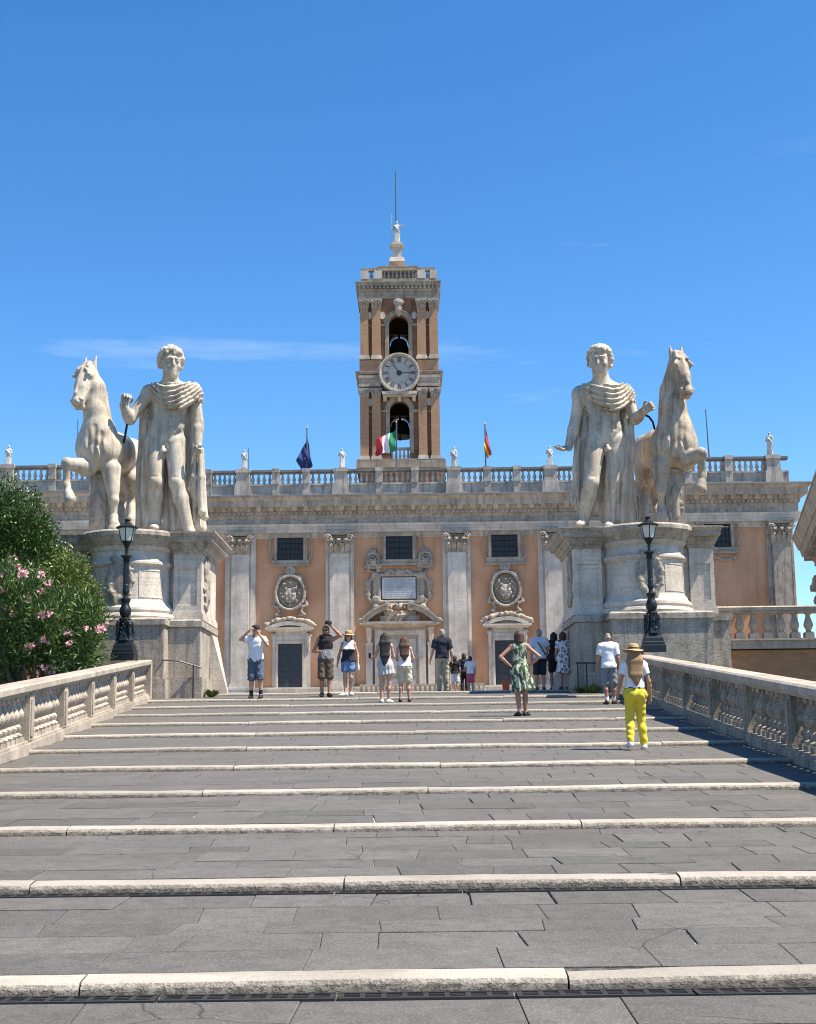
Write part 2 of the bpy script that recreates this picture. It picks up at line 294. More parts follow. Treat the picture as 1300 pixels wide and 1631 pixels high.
# ---------------------------------------------------------------- signed distance modelling (bodies, statues, carved reliefs)
class SDF:
    def __init__(s, h, k=0.05): s.h = h; s.k = k; s.ops = []; s.lo = V(1e9, 1e9, 1e9); s.hi = -s.lo; s.post = []
    def _bb(s, lo, hi, grow): 
        if grow: s.lo = np.minimum(s.lo, lo); s.hi = np.maximum(s.hi, hi)
    def cap(s, a, b, ra, rb=None, k=None, w=None, sw=1.0, flat=False, op='u'):
        a = np.asarray(a, float); b = np.asarray(b, float); rb = ra if rb is None else rb; r = max(ra, rb)
        lo = np.minimum(a, b)-r; hi = np.maximum(a, b)+r; s._bb(lo, hi, op == 'u')
        def fn(X, Y, Z):
            ab = b-a; L2 = max(1e-9, ab@ab); x, y, z = X-a[0], Y-a[1], Z-a[2]
            tr = (x*ab[0]+y*ab[1]+z*ab[2])/L2; t = np.clip(tr, 0, 1)
            dx, dy, dz = x-t*ab[0], y-t*ab[1], z-t*ab[2]; q = dx*dx+dy*dy+dz*dz
            if w is not None: c = dx*w[0]+dy*w[1]+dz*w[2]; q = q+c*c*(1/(sw*sw)-1)
            d = np.sqrt(np.maximum(q, 1e-12))-(ra+(rb-ra)*t)
            if w is not None: d = d*.8
            if flat: d = np.maximum(d, np.abs(tr-.5)*math.sqrt(L2)-.5*math.sqrt(L2))
            return d
        s.ops.append((fn, lo, hi, op, s.k if k is None else k)); return s
    def poly(s, pts, rs, k=None, **kw):
        rs = rs if hasattr(rs, '__len__') else [rs]*len(pts)
        for i in range(len(pts)-1): s.cap(pts[i], pts[i+1], rs[i], rs[i+1], k, **kw)
        return s
    def ell(s, c, r, ax=None, k=None, op='u'):
        c = np.asarray(c, float); r = np.asarray(r, float)*np.ones(3); A = np.eye(3) if ax is None else np.array([unit(v) for v in ax]); m = r.max()
        lo = c-m; hi = c+m; s._bb(lo, hi, op == 'u')
        def fn(X, Y, Z):
            x, y, z = X-c[0], Y-c[1], Z-c[2]
            p = [(x*A[i][0]+y*A[i][1]+z*A[i][2])/r[i] for i in range(3)]
            k0 = np.sqrt(p[0]**2+p[1]**2+p[2]**2)+1e-9; k1 = np.sqrt((p[0]/r[0])**2+(p[1]/r[1])**2+(p[2]/r[2])**2)+1e-9
            return k0*(k0-1)/k1
        s.ops.append((fn, lo, hi, op, s.k if k is None else k)); return s
    def torus(s, c, R1, R2, r, ax=None, k=None):   # elliptical ring in plane of ax[0], ax[1]
        A = np.eye(3) if ax is None else np.array(ax, float); n = 22
        pts = [np.asarray(c)+A[0]*R1*math.cos(2*PI*i/n)+A[1]*R2*math.sin(2*PI*i/n) for i in range(n+1)]
        return s.poly(pts, r, k)
    def cut(s, n, p): n = unit(n); s.post.append(lambda F, X, Y, Z: np.maximum(F, (X-p[0])*n[0]+(Y-p[1])*n[1]+(Z-p[2])*n[2])); return s
    def disp(s, fn): s.post.append(lambda F, X, Y, Z: F+fn(X, Y, Z)); return s
    def mesh(s, name, mat):
        h = s.h; pad = 3*h+.6*s.k; lo = s.lo-pad; hi = s.hi+pad; n = np.ceil((hi-lo)/h).astype(int)+1
        ax = [(lo[i]+h*np.arange(n[i])).astype(np.float32) for i in range(3)]
        F = np.full(n, 4*h+s.k, np.float32)
        for fn, l, u, op, k in s.ops:
            m = k+2.5*h; i0 = np.maximum(0, np.floor((l-m-lo)/h).astype(int)); i1 = np.minimum(n, np.ceil((u+m-lo)/h).astype(int)+1)
            if (i1 <= i0).any(): continue
            sl = tuple(slice(a, b) for a, b in zip(i0, i1))
            d = fn(ax[0][sl[0]][:, None, None], ax[1][sl[1]][None, :, None], ax[2][sl[2]][None, None, :])
            f = F[sl]; 
            if op == 'u':
                e = np.maximum(k-np.abs(f-d), 0)/k if k > 0 else 0; F[sl] = np.minimum(f, d)-e*e*k*.25
            else:
                d = -d; e = np.maximum(k-np.abs(f-d), 0)/k if k > 0 else 0; F[sl] = np.maximum(f, d)+e*e*k*.25
        X, Y, Z = ax[0][:, None, None], ax[1][None, :, None], ax[2][None, None, :]
        for fn in s.post: F = fn(F, X, Y, Z)
        v, q = nets(F, lo, h)
        me = bpy.data.meshes.new(name); me.vertices.add(len(v)); me.vertices.foreach_set('co', v.astype(np.float32).ravel())
        me.loops.add(q.size); me.loops.foreach_set('vertex_index', q.astype(np.int32).ravel())
        me.polygons.add(len(q)); me.polygons.foreach_set('loop_start', np.arange(0, q.size, 4, dtype=np.int32))
        me.update(calc_edges=True); me.polygons.foreach_set('use_smooth', np.ones(len(q), bool)); me.materials.append(MATS[mat]); me.update()
        return me
    def build(s, name, mat, parent=None, origin=None):
        me = s.mesh(name, mat)
        if origin is not None: me.transform(Matrix.Translation(-Vector(origin)))
        return link(name, me, parent)
def nets(F, lo, h):
    I = F < 0; nx, ny, nz = F.shape; cs = (nx-1, ny-1, nz-1)
    acc = np.zeros(cs+(3,), np.float32); cnt = np.zeros(cs, np.float32)
    for axis in range(3):
        o1, o2 = [(1, 2), (0, 2), (0, 1)][axis]
        for a in (0, 1):
            for b in (0, 1):
                s0 = [slice(0, c) for c in cs]; s0[o1] = slice(a, a+cs[o1]); s0[o2] = slice(b, b+cs[o2]); s1 = list(s0); s1[axis] = slice(1, 1+cs[axis])
                s0, s1 = tuple(s0), tuple(s1); ch = I[s0] != I[s1]; idx = np.nonzero(ch)
                f0, f1 = F[s0][idx], F[s1][idx]; t = f0/(f0-f1)
                pt = np.zeros((len(t), 3), np.float32); pt[:, axis] = t; pt[:, o1] = a; pt[:, o2] = b
                acc[idx] += pt; cnt[idx] += 1
    act = cnt > 0; cells = np.argwhere(act); ids = -np.ones(cs, np.int64); ids[act] = np.arange(len(cells))
    v = (cells+acc[act]/cnt[act][:, None])*h+lo
    quads = []
    for axis in range(3):
        o1, o2 = [(1, 2), (2, 0), (0, 1)][axis]
        s0 = [slice(1, c) for c in cs]; s0[axis] = slice(0, cs[axis]); s1 = list(s0); s1[axis] = slice(1, cs[axis]+1)
        a = I[tuple(s0)]; b = I[tuple(s1)]; idx = np.argwhere(a != b)
        if not len(idx): continue
        fl = a[tuple(idx.T)]; base = idx.copy(); base[:, o1] += 1; base[:, o2] += 1
        def g(d1, d2): c = base.copy(); c[:, o1] -= d1; c[:, o2] -= d2; return ids[tuple(c.T)]
        q = np.stack([g(1, 1), g(0, 1), g(0, 0), g(1, 0)], 1); q[~fl] = q[~fl][:, ::-1]; quads.append(q)
    return v, np.concatenate(quads)

# ================================================================ SETTING
YK = [8.40+3.005*n for n in range(12)]                 # back edge of each kerb, last one is the crest
YK = [8.40-3.005*2, 8.40-3.005]+YK                     # two more towards the viewer
KD, KH = .21, .066
def zk(Y): return SL*Y
def xl(Y): return -6.19-.0585*(Y-21.1)
def xr(Y): return 5.47+.030*(Y-20.0)
Y_END = YK[-1]; Z_END = zk(Y_END)
def ztread(Y):
    if Y >= Y_END: return Z_END+.012*(Y-Y_END)
    for i in range(len(YK)-1):
        a, b = YK[i], YK[i+1]-KD
        if YK[i] <= Y <= b: return zk(a)+(zk(b)-KH-zk(a))*(Y-a)/(b-a)
        if b < Y < YK[i+1]: return zk(Y)
    return zk(Y)
ramp_o = tag(link('ramp', None), kind='structure'); ramp_o.empty_display_size = .5
bed = MB()
for i in range(len(YK)-1):
    a, b = YK[i], YK[i+1]-.02; z0 = ztread(a+1e-4)-.012; z1 = ztread(YK[i+1]-KD-1e-4)-.012+.0
    bed.hexa([(xl(a)-.5, a-.05, z0-.6), (xr(a)+.5, a-.05, z0-.6), (xr(b)+.5, b, z1-.6), (xl(b)-.5, b, z1-.6)],
             [(xl(a)-.5, a-.05, z0), (xr(a)+.5, a-.05, z0), (xr(b)+.5, b, z1+.005), (xl(b)-.5, b, z1+.005)])
bed.build('mortar_bed', 'joint', ramp_o)
def slab_mesh(mb, quad, dz, ch=.012, th=.05):
    """one paving slab: quad = 4 top corners (ccw), slightly chamfered"""
    q = [np.array(p, float)+V(0, 0, dz) for p in quad]; c = sum(q)/4
    top = []
    for p in q:
        d = p-c; l = np.linalg.norm(d[:2]); top.append(p-d*(ch*1.4/l))
    mid = [p-V(0, 0, ch*.7) for p in q]; bot = [p-V(0, 0, th) for p in q]
    mb.add(top+mid+bot, [(0, 1, 2, 3), (4, 5, 1, 0), (5, 6, 2, 1), (6, 7, 3, 2), (7, 4, 0, 3), (8, 9, 5, 4), (9, 10, 6, 5), (10, 11, 7, 6), (11, 8, 4, 7)])
nslab = 0
far = MB()
for i in range(1, len(YK)-1):
    ya, yb = YK[i]+.004, YK[i+1]-KD-.004
    if i in (2, 3): yb -= 0
    grate_here = i in (1, 2)
    yb2 = yb-.205 if grate_here else yb
    nr = 5 if i % 3 else 6
    cuts = [0]+[(k+random.uniform(-.12, .12))/nr for k in range(1, nr)]+[1]
    tilt = [random.uniform(-.045, .045) for _ in cuts]; tilt[0] = tilt[-1] = 0
    for r in range(nr):
        x = xl(ya)+.02+random.uniform(-.7, 0)
        y0, y1 = ya+cuts[r]*(yb2-ya), ya+cuts[r+1]*(yb2-ya); t0, t1 = tilt[r], tilt[r+1]
        skew = random.uniform(-.02, .02)
        while x < xr(ya):
            w = random.uniform(.6, 1.3) if random.random() > .2 else random.uniform(.35, .6)
            x2 = min(x+w, xr(yb)+.1); 
            if xr(yb)+.1-x2 < .35: x2 = xr(yb)+.1
            sk2 = random.uniform(-.022, .022); g = random.uniform(.0015, .0045) if random.random() > .12 else random.uniform(.008, .016); gy = random.uniform(.0025, .0075)
            x0c = max(x, xl(ya)-.1)
            cx = lambda X, t: t*(X/6.0)
            quad = [(x0c+skew+g, y0+cx(x0c, t0)+gy), (x2+sk2-g, y0+cx(x2, t0)+gy), (x2-sk2-g, y1+cx(x2, t1)-gy), (x0c-skew+g, y1+cx(x0c, t1)-gy)]
            if x2 > xl(ya):
                quad = [(X, Y, ztread(min(max(Y, YK[i]+1e-3), yb))) for X, Y in quad]
                dz = random.uniform(-.004, .004)
                if i <= 5 and nslab < 298:
                    mb = MB(); slab_mesh(mb, quad, dz, random.uniform(.003, .007)); me = mb.mesh('paving_slab', 'basalt'); c = np.mean([q for q in quad], 0)
                    me.transform(Matrix.Translation(-Vector(c))); link('paving_slab', me, ramp_o, tuple(c)); nslab += 1
                else: slab_mesh(far, quad, dz*.5, .006)
            skew = sk2; x = x2
tag(far.build('far_paving', 'basalt', ramp_o), kind='stuff')
# kerb stones: long travertine bars with a worn rounded nose
for i in range(1, len(YK)):
    yb = YK[i]; x = xl(yb)-.05
    while x < xr(yb)+.05:
        w = random.uniform(2.2, 4.4); x2 = x+w
        if xr(yb)+.05-x2 < 1.2: x2 = xr(yb)+.05
        n = max(3, int((x2-x)/.22)); mb = MB(); rows = []; ph = random.uniform(0, 9)
        prof = [(0, -.10), (.0, -.002), (-.10, .0), (-.155, -.004), (-.19, -.016), (-KD, -.04), (-KD-.004, -KH-.02), (-KD, -.22)]
        for k in range(n+1):
            X = x+.006+(x2-x-.012)*k/n; wob = .006*math.sin(X*2.1+ph)+.004*math.sin(X*5.3+ph*2)+random.uniform(-.003, .003); dp = .005*math.sin(X*1.3+ph)-random.uniform(0, .004)
            e = .012 if k in (0, n) else 0
            rows.append([(X, yb+py+(wob if j > 2 else 0)+(e if j > 3 else 0), zk(yb)+SL*py*.6+pz+(dp if 0 < j < 6 else 0)-(e if 1 < j < 6 else 0)*.6) for j, (py, pz) in enumerate(prof)])
        m = len(prof); vs = [p for r in rows for p in r]
        fs = [(k*m+j, (k)*m+(j+1) % m, (k+1)*m+(j+1) % m, (k+1)*m+j) for k in range(n) for j in range(m)]
        fs += [tuple(range(m-1, -1, -1)), tuple(n*m+j for j in range(m))]
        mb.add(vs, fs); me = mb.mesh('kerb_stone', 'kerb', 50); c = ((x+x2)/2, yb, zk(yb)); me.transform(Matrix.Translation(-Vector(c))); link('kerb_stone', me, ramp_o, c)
        x = x2
# drain grates at the foot of the two nearest kerbs
gm = MB(); gl = .98
for yy in (0, .17): gm.box(0, gl, yy, yy+.022, -.03, 0)
for yy in (.045, .085, .128): gm.box(.0, gl, yy, yy+.016, -.03, -.004)
for k in range(9): gm.box(k*(gl-.03)/8, k*(gl-.03)/8+.03, .022, .17, -.03, -.002)
gme = gm.mesh('drain_grate', 'grate')
for i in (1, 2):
    yb = YK[i+1]-KD-.205; x = xl(yb)
    while x < xr(yb)-.9:
        link('drain_grate', gme, ramp_o, (x, yb, ztread(yb+.10)+.004)); x += 1.0

# ground
te = MB(); te.add([(-2500, -2500, -.7), (2500, -2500, -.7), (2500, 3500, -.7), (-2500, 3500, -.7)], [(0, 1, 2, 3)])
tag(te.build('terrain', 'earth'), kind='structure')
pz = MB(); yb = 125.0
pz.hexa([(-70, Y_END+.005, -.6), (60, Y_END+.005, -.6), (60, yb, -.6), (-70, yb, -.6)], [(-70, Y_END+.005, Z_END-.004), (60, Y_END+.005, Z_END-.004), (60, yb, Z_END+.012*(yb-Y_END)), (-70, yb, Z_END+.012*(yb-Y_END))])
tag(pz.build('piazza', 'piazza'), kind='structure')
sl = MB()
for (xa, xb) in ((-40, -6.9), (6.6, 40)):
    f = (lambda Y: (xl(Y)-.62)) if xa < 0 else (lambda Y: xr(Y)+.62)
    for Ya, Yb in ((2, 41.5),):
        if xa < 0: A = [(xa, Ya), (f(Ya), Ya), (f(Yb), Yb), (xa, Yb)]
        else: A = [(f(Ya), Ya), (xb, Ya), (xb, Yb), (f(Yb), Yb)]
        sl.hexa([(x, y, -.69) for x, y in A], [(x, y, max(-.6, zk(y)-.35)) for x, y in A])
tag(sl.build('garden_slope', 'earth'), kind='structure')

# ---------------------------------------------------------------- balustrades along the ramp
BPROF = [(.062, .0), (.105, .09), (.115, .105), (.105, .125), (.062, .15), (.068, .17), (.095, .215), (.098, .245), (.06, .29), (.052, .31), (.07, .325), (.09, .35), (.128, .42), (.137, .455), (.13, .49), (.10, .545), (.075, .60), (.062, .655), (.066, .67), (.09, .685), (.09, .70)]
bm_ = MB(); bm_.box(-.115, .115, -.115, .115, -.03, .085); bm_.lathe([(r*.98, z) for r, z in BPROF[1:]], seg=14); bm_.box(-.1, .1, -.1, .1, .69, .78)
BAL = bm_.mesh('baluster', 'trav_rail', 40)
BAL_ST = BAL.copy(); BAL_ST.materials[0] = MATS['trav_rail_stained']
def ramp_balustrade(sgn, label):
    fx = (lambda Y: xl(Y)-.22) if sgn < 0 else (lambda Y: xr(Y)+.22)
    y_stop = 38.7 if sgn < 0 else 38.2
    root = thing('stone_balustrade', (fx(14), 14, zk(14)), label, 'balustrade'); off = Vector(root.location)
    def put(mb, name, smooth=None):
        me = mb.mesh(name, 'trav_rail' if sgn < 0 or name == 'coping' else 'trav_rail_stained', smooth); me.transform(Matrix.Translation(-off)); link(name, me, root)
    ys = [y for y in YK if y > 5] ; ys = [y for y in ys if y < y_stop-1]+[y_stop]; ys = [ys[0]-3.005]+ys
    def strip(mb, ya, yb, w0, w1, h0, h1):
        b = [(fx(ya)-w0, ya, zk(ya)+h0), (fx(ya)+w1, ya, zk(ya)+h0), (fx(yb)+w1, yb, zk(yb)+h0), (fx(yb)-w0, yb, zk(yb)+h0)]
        mb.hexa(b, [(x, y, z+h1-h0) for x, y, z in b])
    for i in range(len(ys)-1):
        ya, yb = ys[i], ys[i+1]
        m = MB(); strip(m, ya+.003, yb-.003, .2, .2, -.45, .10); strip(m, ya+.003, yb-.003, .17, .17, .101, .145); put(m, 'plinth')
        m = MB(); strip(m, ya+.004, yb-.004, .16, .16, .905, .945); strip(m, ya+.004, yb-.004, .21, .21, .946, .985)
        b0 = [(fx(ya)-.25, ya+.004, zk(ya)+.986), (fx(ya)+.25, ya+.004, zk(ya)+.986), (fx(yb)+.25, yb-.004, zk(yb)+.986), (fx(yb)-.25, yb-.004, zk(yb)+.986)]
        m.hexa(b0, [(x, y, z+.085) for x, y, z in b0])
        b1 = [(x, y, z+.0855) for x, y, z in b0]; m.hexa(b1, [(x+(.04 if k in (0, 3) else -.04), y, z+.03) for k, (x, y, z) in enumerate(b1)]); put(m, 'coping')
        m = MB(); strip(m, ya-.16, ya+.16, .185, .185, .146, .904); strip(m, ya-.10, ya+.10, .21, .21, .22, .83); put(m, 'post')
        n = max(2, int(round((yb-ya-.36)/.335)))
        for k in range(n):
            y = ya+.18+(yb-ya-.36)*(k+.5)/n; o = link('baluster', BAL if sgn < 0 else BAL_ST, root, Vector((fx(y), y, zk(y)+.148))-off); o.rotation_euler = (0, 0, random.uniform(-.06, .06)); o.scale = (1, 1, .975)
    y = y_stop; m = MB(); strip(m, y-.0, y+.34, .21, .21, -.45, 1.04); put(m, 'end_post')
    return fx
FXL = ramp_balustrade(-1, 'sunlit stone ramp balustrade below the pink flowering shrub')
FXR = ramp_balustrade(1, 'shadowed stone ramp balustrade beside the woman in yellow trousers')

# ---------------------------------------------------------------- pedestals of the horse tamers
CXA = -.62
def pedestal(sgn, label):
    """local x: + is outward from the ramp; mirrored by sgn"""
    cx = CXA+sgn*7.58; root = thing('statue_pedestal', (cx, 41.0, Z_END), label, 'pedestal', 'pair of statue pedestals at the top of the ramp')
    zt = lambda py, Y=39.4: P(1028, py, Y)[2]-Z_END
    def mk(mb, name, mat, smooth=None, parent=root):
        me = mb.mesh(name, mat, smooth)
        if sgn < 0: me.transform(Matrix.Scale(-1, 4, (1, 0, 0))); me.flip_normals()
        return link(name, me, parent)
    # y measured relative to root (41.0); front is -y
    z0 = -.5; zb = zt(985); zc = zt(974); zd = zt(948); zn = zt(885); zl = zt(866); ztop = zt(833)
    m = MB()                                            # lower plinth: front block and two stepped-back blocks
    m.box(-1.21, 1.67, -1.75, 2.4, z0, zb-.02); m.box(-2.13, -1.211, -1.0, 2.2, z0, zb-.04); m.box(1.671, 2.34, -.9, 2.2, z0, zb-.04)
    m.box(-2.22, -1.14, -1.12, 2.3, z0-.01, .42); m.box(-1.29, 1.75, -1.83, 2.5, z0-.02, .35)
    mk(m, 'plinth', 'trav_plinth')
    m = MB(); m.box(-1.27, 1.73, -1.81, 2.46, zb-.02, zc-.06); m.frus((-1.27, 1.73, -1.81, 2.46), zc-.06, (-1.2, 1.6, -1.7, 2.4), zc)
    m.box(-2.2, -1.271, -1.07, 2.26, zb-.03, zc-.05); m.frus((-2.2, -1.271, -1.07, 2.26), zc-.05, (-2.12, -1.271, -1.0, 2.2), zc-.01)
    m.box(1.731, 2.4, -.97, 2.26, zb-.03, zc-.03); mk(m, 'plinth_cap', 'trav_plinth')
    # drum with moulded base and lip
    dc = (0, -.32, 0); R = 1.2; m = MB(); m.box(-1.295, 1.295, -.52, 2.15, zc, zl+.05); mk(m, 'core', 'trav_pedestal')
    prof = [(R+.22, zc+.0), (R+.24, zc+.06), (R+.2, zc+.14), (R+.13, zc+.17), (R+.17, zc+.24), (R+.16, zc+.31), (R+.07, zc+.40), (R+.03, zd+.03), (R, zd+.08), (R, zn-.1), (R+.04, zn-.08), (R+.09, zn-.02), (R+.09, zn+.04), (R+.02, zn+.10), (R+.0, zn+.14), (R+.0, zl), (R+.06, zl+.05), (R+.1, zl+.14)]
    m = MB(); m.lathe(prof, dc, 48); mk(m, 'drum', 'trav_pedestal', 30)
    lip = [(R+.08, zl+.12), (R+.14, zl+.2), (R+.18, zl+.28), (R+.30, ztop-.22), (R+.34, ztop-.16), (R+.34, ztop-.06), (R+.28, ztop), (R-.3, ztop+.02)]
    m = MB(); m.lathe(lip, dc, 48); mk(m, 'drum_lip', 'trav_plinth', 30)
    # panels around the drum (thin raised frames)
    for a0, a1 in ((-2.62, -1.95), (-1.19, -.52)):
        m = MB()
        for za, zbb in ((zd+.14, zd+.19), (zn-.22, zn-.17)):
            pts = []
            for k in range(9):
                a = a0+(a1-a0)*k/8; pts.append((dc[0]+(R+.012)*math.cos(a), dc[1]+(R+.012)*math.sin(a)))
            for k in range(8):
                (xa, ya), (xb, yb) = pts[k], pts[k+1]; m.hexa([(xa, ya, za), (xb, yb, za), (xb*.97, yb*.97, za), (xa*.97, ya*.97, za)], [(xa, ya, zbb), (xb, yb, zbb), (xb*.97, yb*.97, zbb), (xa*.97, ya*.97, zbb)])
        for a in (a0, a1):
            c, s_ = math.cos(a), math.sin(a); t = .025; rr = R+.012
            m.hexa([(dc[0]+rr*c+t*s_, dc[1]+rr*s_-t*c, zd+.14), (dc[0]+rr*c-t*s_, dc[1]+rr*s_+t*c, zd+.14), (dc[0]+.96*R*c-t*s_, dc[1]+.96*R*s_+t*c, zd+.14), (dc[0]+.96*R*c+t*s_, dc[1]+.96*R*s_-t*c, zd+.14)],
                   [(dc[0]+rr*c+t*s_, dc[1]+rr*s_-t*c, zn-.17), (dc[0]+rr*c-t*s_, dc[1]+rr*s_+t*c, zn-.17), (dc[0]+.96*R*c-t*s_, dc[1]+.96*R*s_+t*c, zn-.17), (dc[0]+.96*R*c+t*s_, dc[1]+.96*R*s_-t*c, zn-.17)])
        mk(m, 'panel_frame', 'trav_pedestal')
    # side piers with recessed panels
    for nm, xa, xb, yf in (('inner', -2.12, -1.3, -.72), ('outer', 1.3, 2.02, -.6)):
        m = MB(); w = xb-xa
        m.box(xa+.02, xb-.02, yf, 2.2, zc-.01, zl+.1); m.box(xa, xa+.16*w, yf-.05, 2.25, zc, zl+.05); m.box(xb-.16*w, xb, yf-.05, 2.24, zc, zl+.06)
        m.box(xa+.16*w, xb-.16*w, yf-.049, yf, zc, zc+.42); m.box(xa+.16*w, xb-.16*w, yf-.049, yf, zn-.12, zl+.04)
        m.box(xa-.06, xb+.06, yf-.11, 2.28, zc-.005, zc+.16); m.box(xa-.03, xb+.03, yf-.08, 2.27, zc+.161, zc+.24)
        mk(m, 'pier', 'trav_pedestal')
        m = MB(); o = .1
        hc = ztop-.01-zl
        for f0, f1, o0, o1 in ((0, .14, .06, .06), (.14, .24, .08, .15), (.24, .33, .15, .17), (.33, .50, .20, .22), (.50, .56, .30, .32), (.56, .74, .34, .35), (.74, .78, .37, .37), (.78, .92, .37, .44), (.92, 1.0, .45, .45)):
            m.frus((xa-o0, xb+o0*.5, yf-o0-.05, 2.2+o0), zl+hc*f0+.001, (xa-o1, xb+o1*.5, yf-o1-.05, 2.2+o1), zl+hc*f1)
        mk(m, 'pier_cornice', 'trav_plinth')
    m = MB(); m.box(-1.9, 1.9, -.3, 2.3, zl, ztop-.012); m.box(-2.0, 1.95, .9, 2.34, ztop-.01, ztop+.0); mk(m, 'top_slab', 'trav_plinth')
    # carved oval wreath on the drum, seen behind the lamp
    S = SDF(.028, .03); c = V(-.02 if sgn > 0 else .1, -.32-R-.02, (zd+zn)/2+.05); A = [V(1, 0, 0), V(0, 0, 1), V(0, 1, 0)]
    S.torus(c, .30, .50, .055, A); S.ell(c, (.28, .05, .47))
    for k in range(20):
        a = 2*PI*k/20; t_ = V(-.33*math.sin(a), 0, .54*math.cos(a)); S.ell(c+V(.33*math.cos(a), -.02, .54*math.sin(a)), V(.06, .06, .12), [np.cross(unit(t_), V(0, 1, 0)), V(0, 1, 0), t_]); S.ell(c+V((.33+.07*(-1)**k)*math.cos(a+.1), -.03, (.54+.07*(-1)**k)*math.sin(a+.1)), .05)
    for sx in (-1, 1): S.ell(c+V(.2*sx, -.02, .62), (.12, .08, .09)); S.ell(c+V(.12*sx, -.02, -.62), (.1, .07, .12))
    me = S.mesh('carved_wreath', 'trav_grime')
    if sgn < 0: me.transform(Matrix.Scale(-1, 4, (1, 0, 0))); me.flip_normals()
    link('carved_wreath', me, root)
    # carved trophy relief on the inner face
    S = SDF(.035, .04)
    for k in range(46):
        t = rng.random(); S.ell(V(-2.14, rng.uniform(-.35, .6), zc+.45+t*(zl-zc-.6)), V(.05, rng.uniform(.06, .16), rng.uniform(.06, .2)))
    S.cap(V(-2.14, .1, zc+.35), V(-2.14, .1, zl-.1), .06)
    me = S.mesh('carved_relief', 'trav_grime')
    if sgn < 0: me.transform(Matrix.Scale(-1, 4, (1, 0, 0))); me.flip_normals()
    link('carved_relief', me, root)
    # sloping foot that runs back from the plinth on the inner side
    m = MB(); m.add([(-2.14, 1.0, -.2), (-2.14, 2.19, -.2), (-2.14, 2.19, zb-.1), (-2.14, 1.0, zb-.1), (-2.75, 1.0, -.2), (-2.62, 2.19, -.2), (-2.2, 2.19, zb-.1), (-2.2, 1.0, zb-.1)], [(0, 1, 2, 3), (7, 6, 5, 4), (4, 5, 1, 0), (3, 2, 6, 7), (0, 3, 7, 4), (5, 6, 2, 1)])
    mk(m, 'sloping_foot', 'trav_pedestal')
    return Z_END+ztop
ZPED = pedestal(-1, 'round-fronted travertine pedestal on the left, beside the oleander')
pedestal(1, 'round-fronted travertine pedestal on the right, beside the terrace balustrade')

# ---------------------------------------------------------------- terrace on the right: brick wall, ledge, balustrade
ty = 41.3
tz = lambda py, px=1220: P(px, py, ty)[2]
tx0 = CXA+7.58+2.36; tx1 = 40.0
root = thing('retaining_wall', (tx0, ty, Z_END-.4), 'brown brick retaining wall under the terrace balustrade at the right', 'wall')
lm = lambda mb, name, mat, sm=None: (lambda me: (me.transform(Matrix.Translation(-Vector(root.location))), link(name, me, root)))(mb.mesh(name, mat, sm))
m = MB(); m.box(tx0, tx1, ty+.15, ty+6, 2.2, tz(1035)); lm(m, 'brickwork', 'brick_wall')
for k in range(6):
    a = tx0+k*2.6; m = MB(); m.box(a+.004, a+2.596, ty-.02, ty+.75, tz(1033), tz(1020)); m.box(a+.004, a+2.596, ty-.08, ty+.75, tz(1020)+.001, tz(1017)); lm(m, 'ledge_stone', 'trav_rail')
root = thing('terrace_balustrade', (tx0, ty+.3, tz(1017)), 'stone terrace balustrade against the sky beside the right pedestal', 'balustrade')
tb = MB(); tb.box(-.135, .135, -.135, .135, 0, .175); tb.lathe([(.13, .176), (.12, .2), (.075, .215), (.07, .235), (.09, .25), (.085, .262), (.125, .33), (.143, .39), (.14, .43), (.105, .54), (.075, .63), (.068, .68), (.095, .70), (.098, .74)], seg=14)
TB = tb.mesh('baluster', 'trav_rail', 40); hb = tz(976)-tz(1017)
for k in range(17):
    o = link('baluster', TB, root, (.20+.415*k, 0, 0)); o.scale = (1, 1, hb/.74)
m = MB(); m.box(-.35, 8.0, -.2, .2, hb+.002, hb+.075); m.box(-.35, 8.0, -.27, .27, hb+.076, hb+.17); m.frus((-.4, 8, -.3, .3), hb+.171, (-.36, 8, -.26, .26), hb+.21); m.build('rail', 'trav_rail', root)

# ---------------------------------------------------------------- the palace
DY = 95.0; WY = 92.4
def FX(px, Y=DY, py=900): return P(px, py, Y)[0]
def FZ(py, Y=DY, px=500): return P(px, py, Y)[2]
PZ0 = Z_END+.012*(DY-Y_END)
pal = thing('palace_building', (CXA, DY, PZ0), 'orange stucco palace with travertine pilasters and a balustraded roof', 'building')
def pm(mb, name, mat, parent=pal, smooth=None):
    me = mb.mesh(name, mat, smooth); o = Vector(pal.location) ; me.transform(Matrix.Translation(-o)); return link(name, me, parent)
def sm_(S, name, mat, parent=pal):
    me = S.mesh(name, mat); me.transform(Matrix.Translation(-Vector(pal.location))); return link(name, me, parent)
WX0, WX1 = CXA-17.2, CXA+17.2          # inner edges of the end wings
EX0, EX1 = CXA-28.2, FX(1266, WY)      # outer ends
ZC = {k: FZ(v) for k, v in dict(lip=795, soff=803, mod=810, dent=821, fr=826, arch=836, wall=849).items()}
m = MB(); m.box(WX0, WX1, DY, DY+14, PZ0-.5, ZC['wall']+.1); m.box(EX0, WX0-.002, WY, DY+14, PZ0-.5, ZC['wall']+.1); m.box(WX1+.002, EX1, WY, DY+14, PZ0-.5, ZC['wall']+.1)
pm(m, 'wall', 'stucco')
m = MB()
for x0, x1, y in ((WX0+.01, WX1-.01, DY), (EX0, WX0-.05, WY), (WX1+.05, EX1, WY)): m.box(x0, x1, y-.06, y+.3, FZ(857), ZC['wall']); m.box(x0, x1, y-.1, y+.3, FZ(857)-.02, FZ(857)+.06)
m.box(WX0, WX1, DY-.6, DY, PZ0-.4, FZ(1098)); m.box(WX0, WX1, DY-.68, DY, FZ(1098), FZ(1095))
pm(m, 'string_course', 'trav_facade')
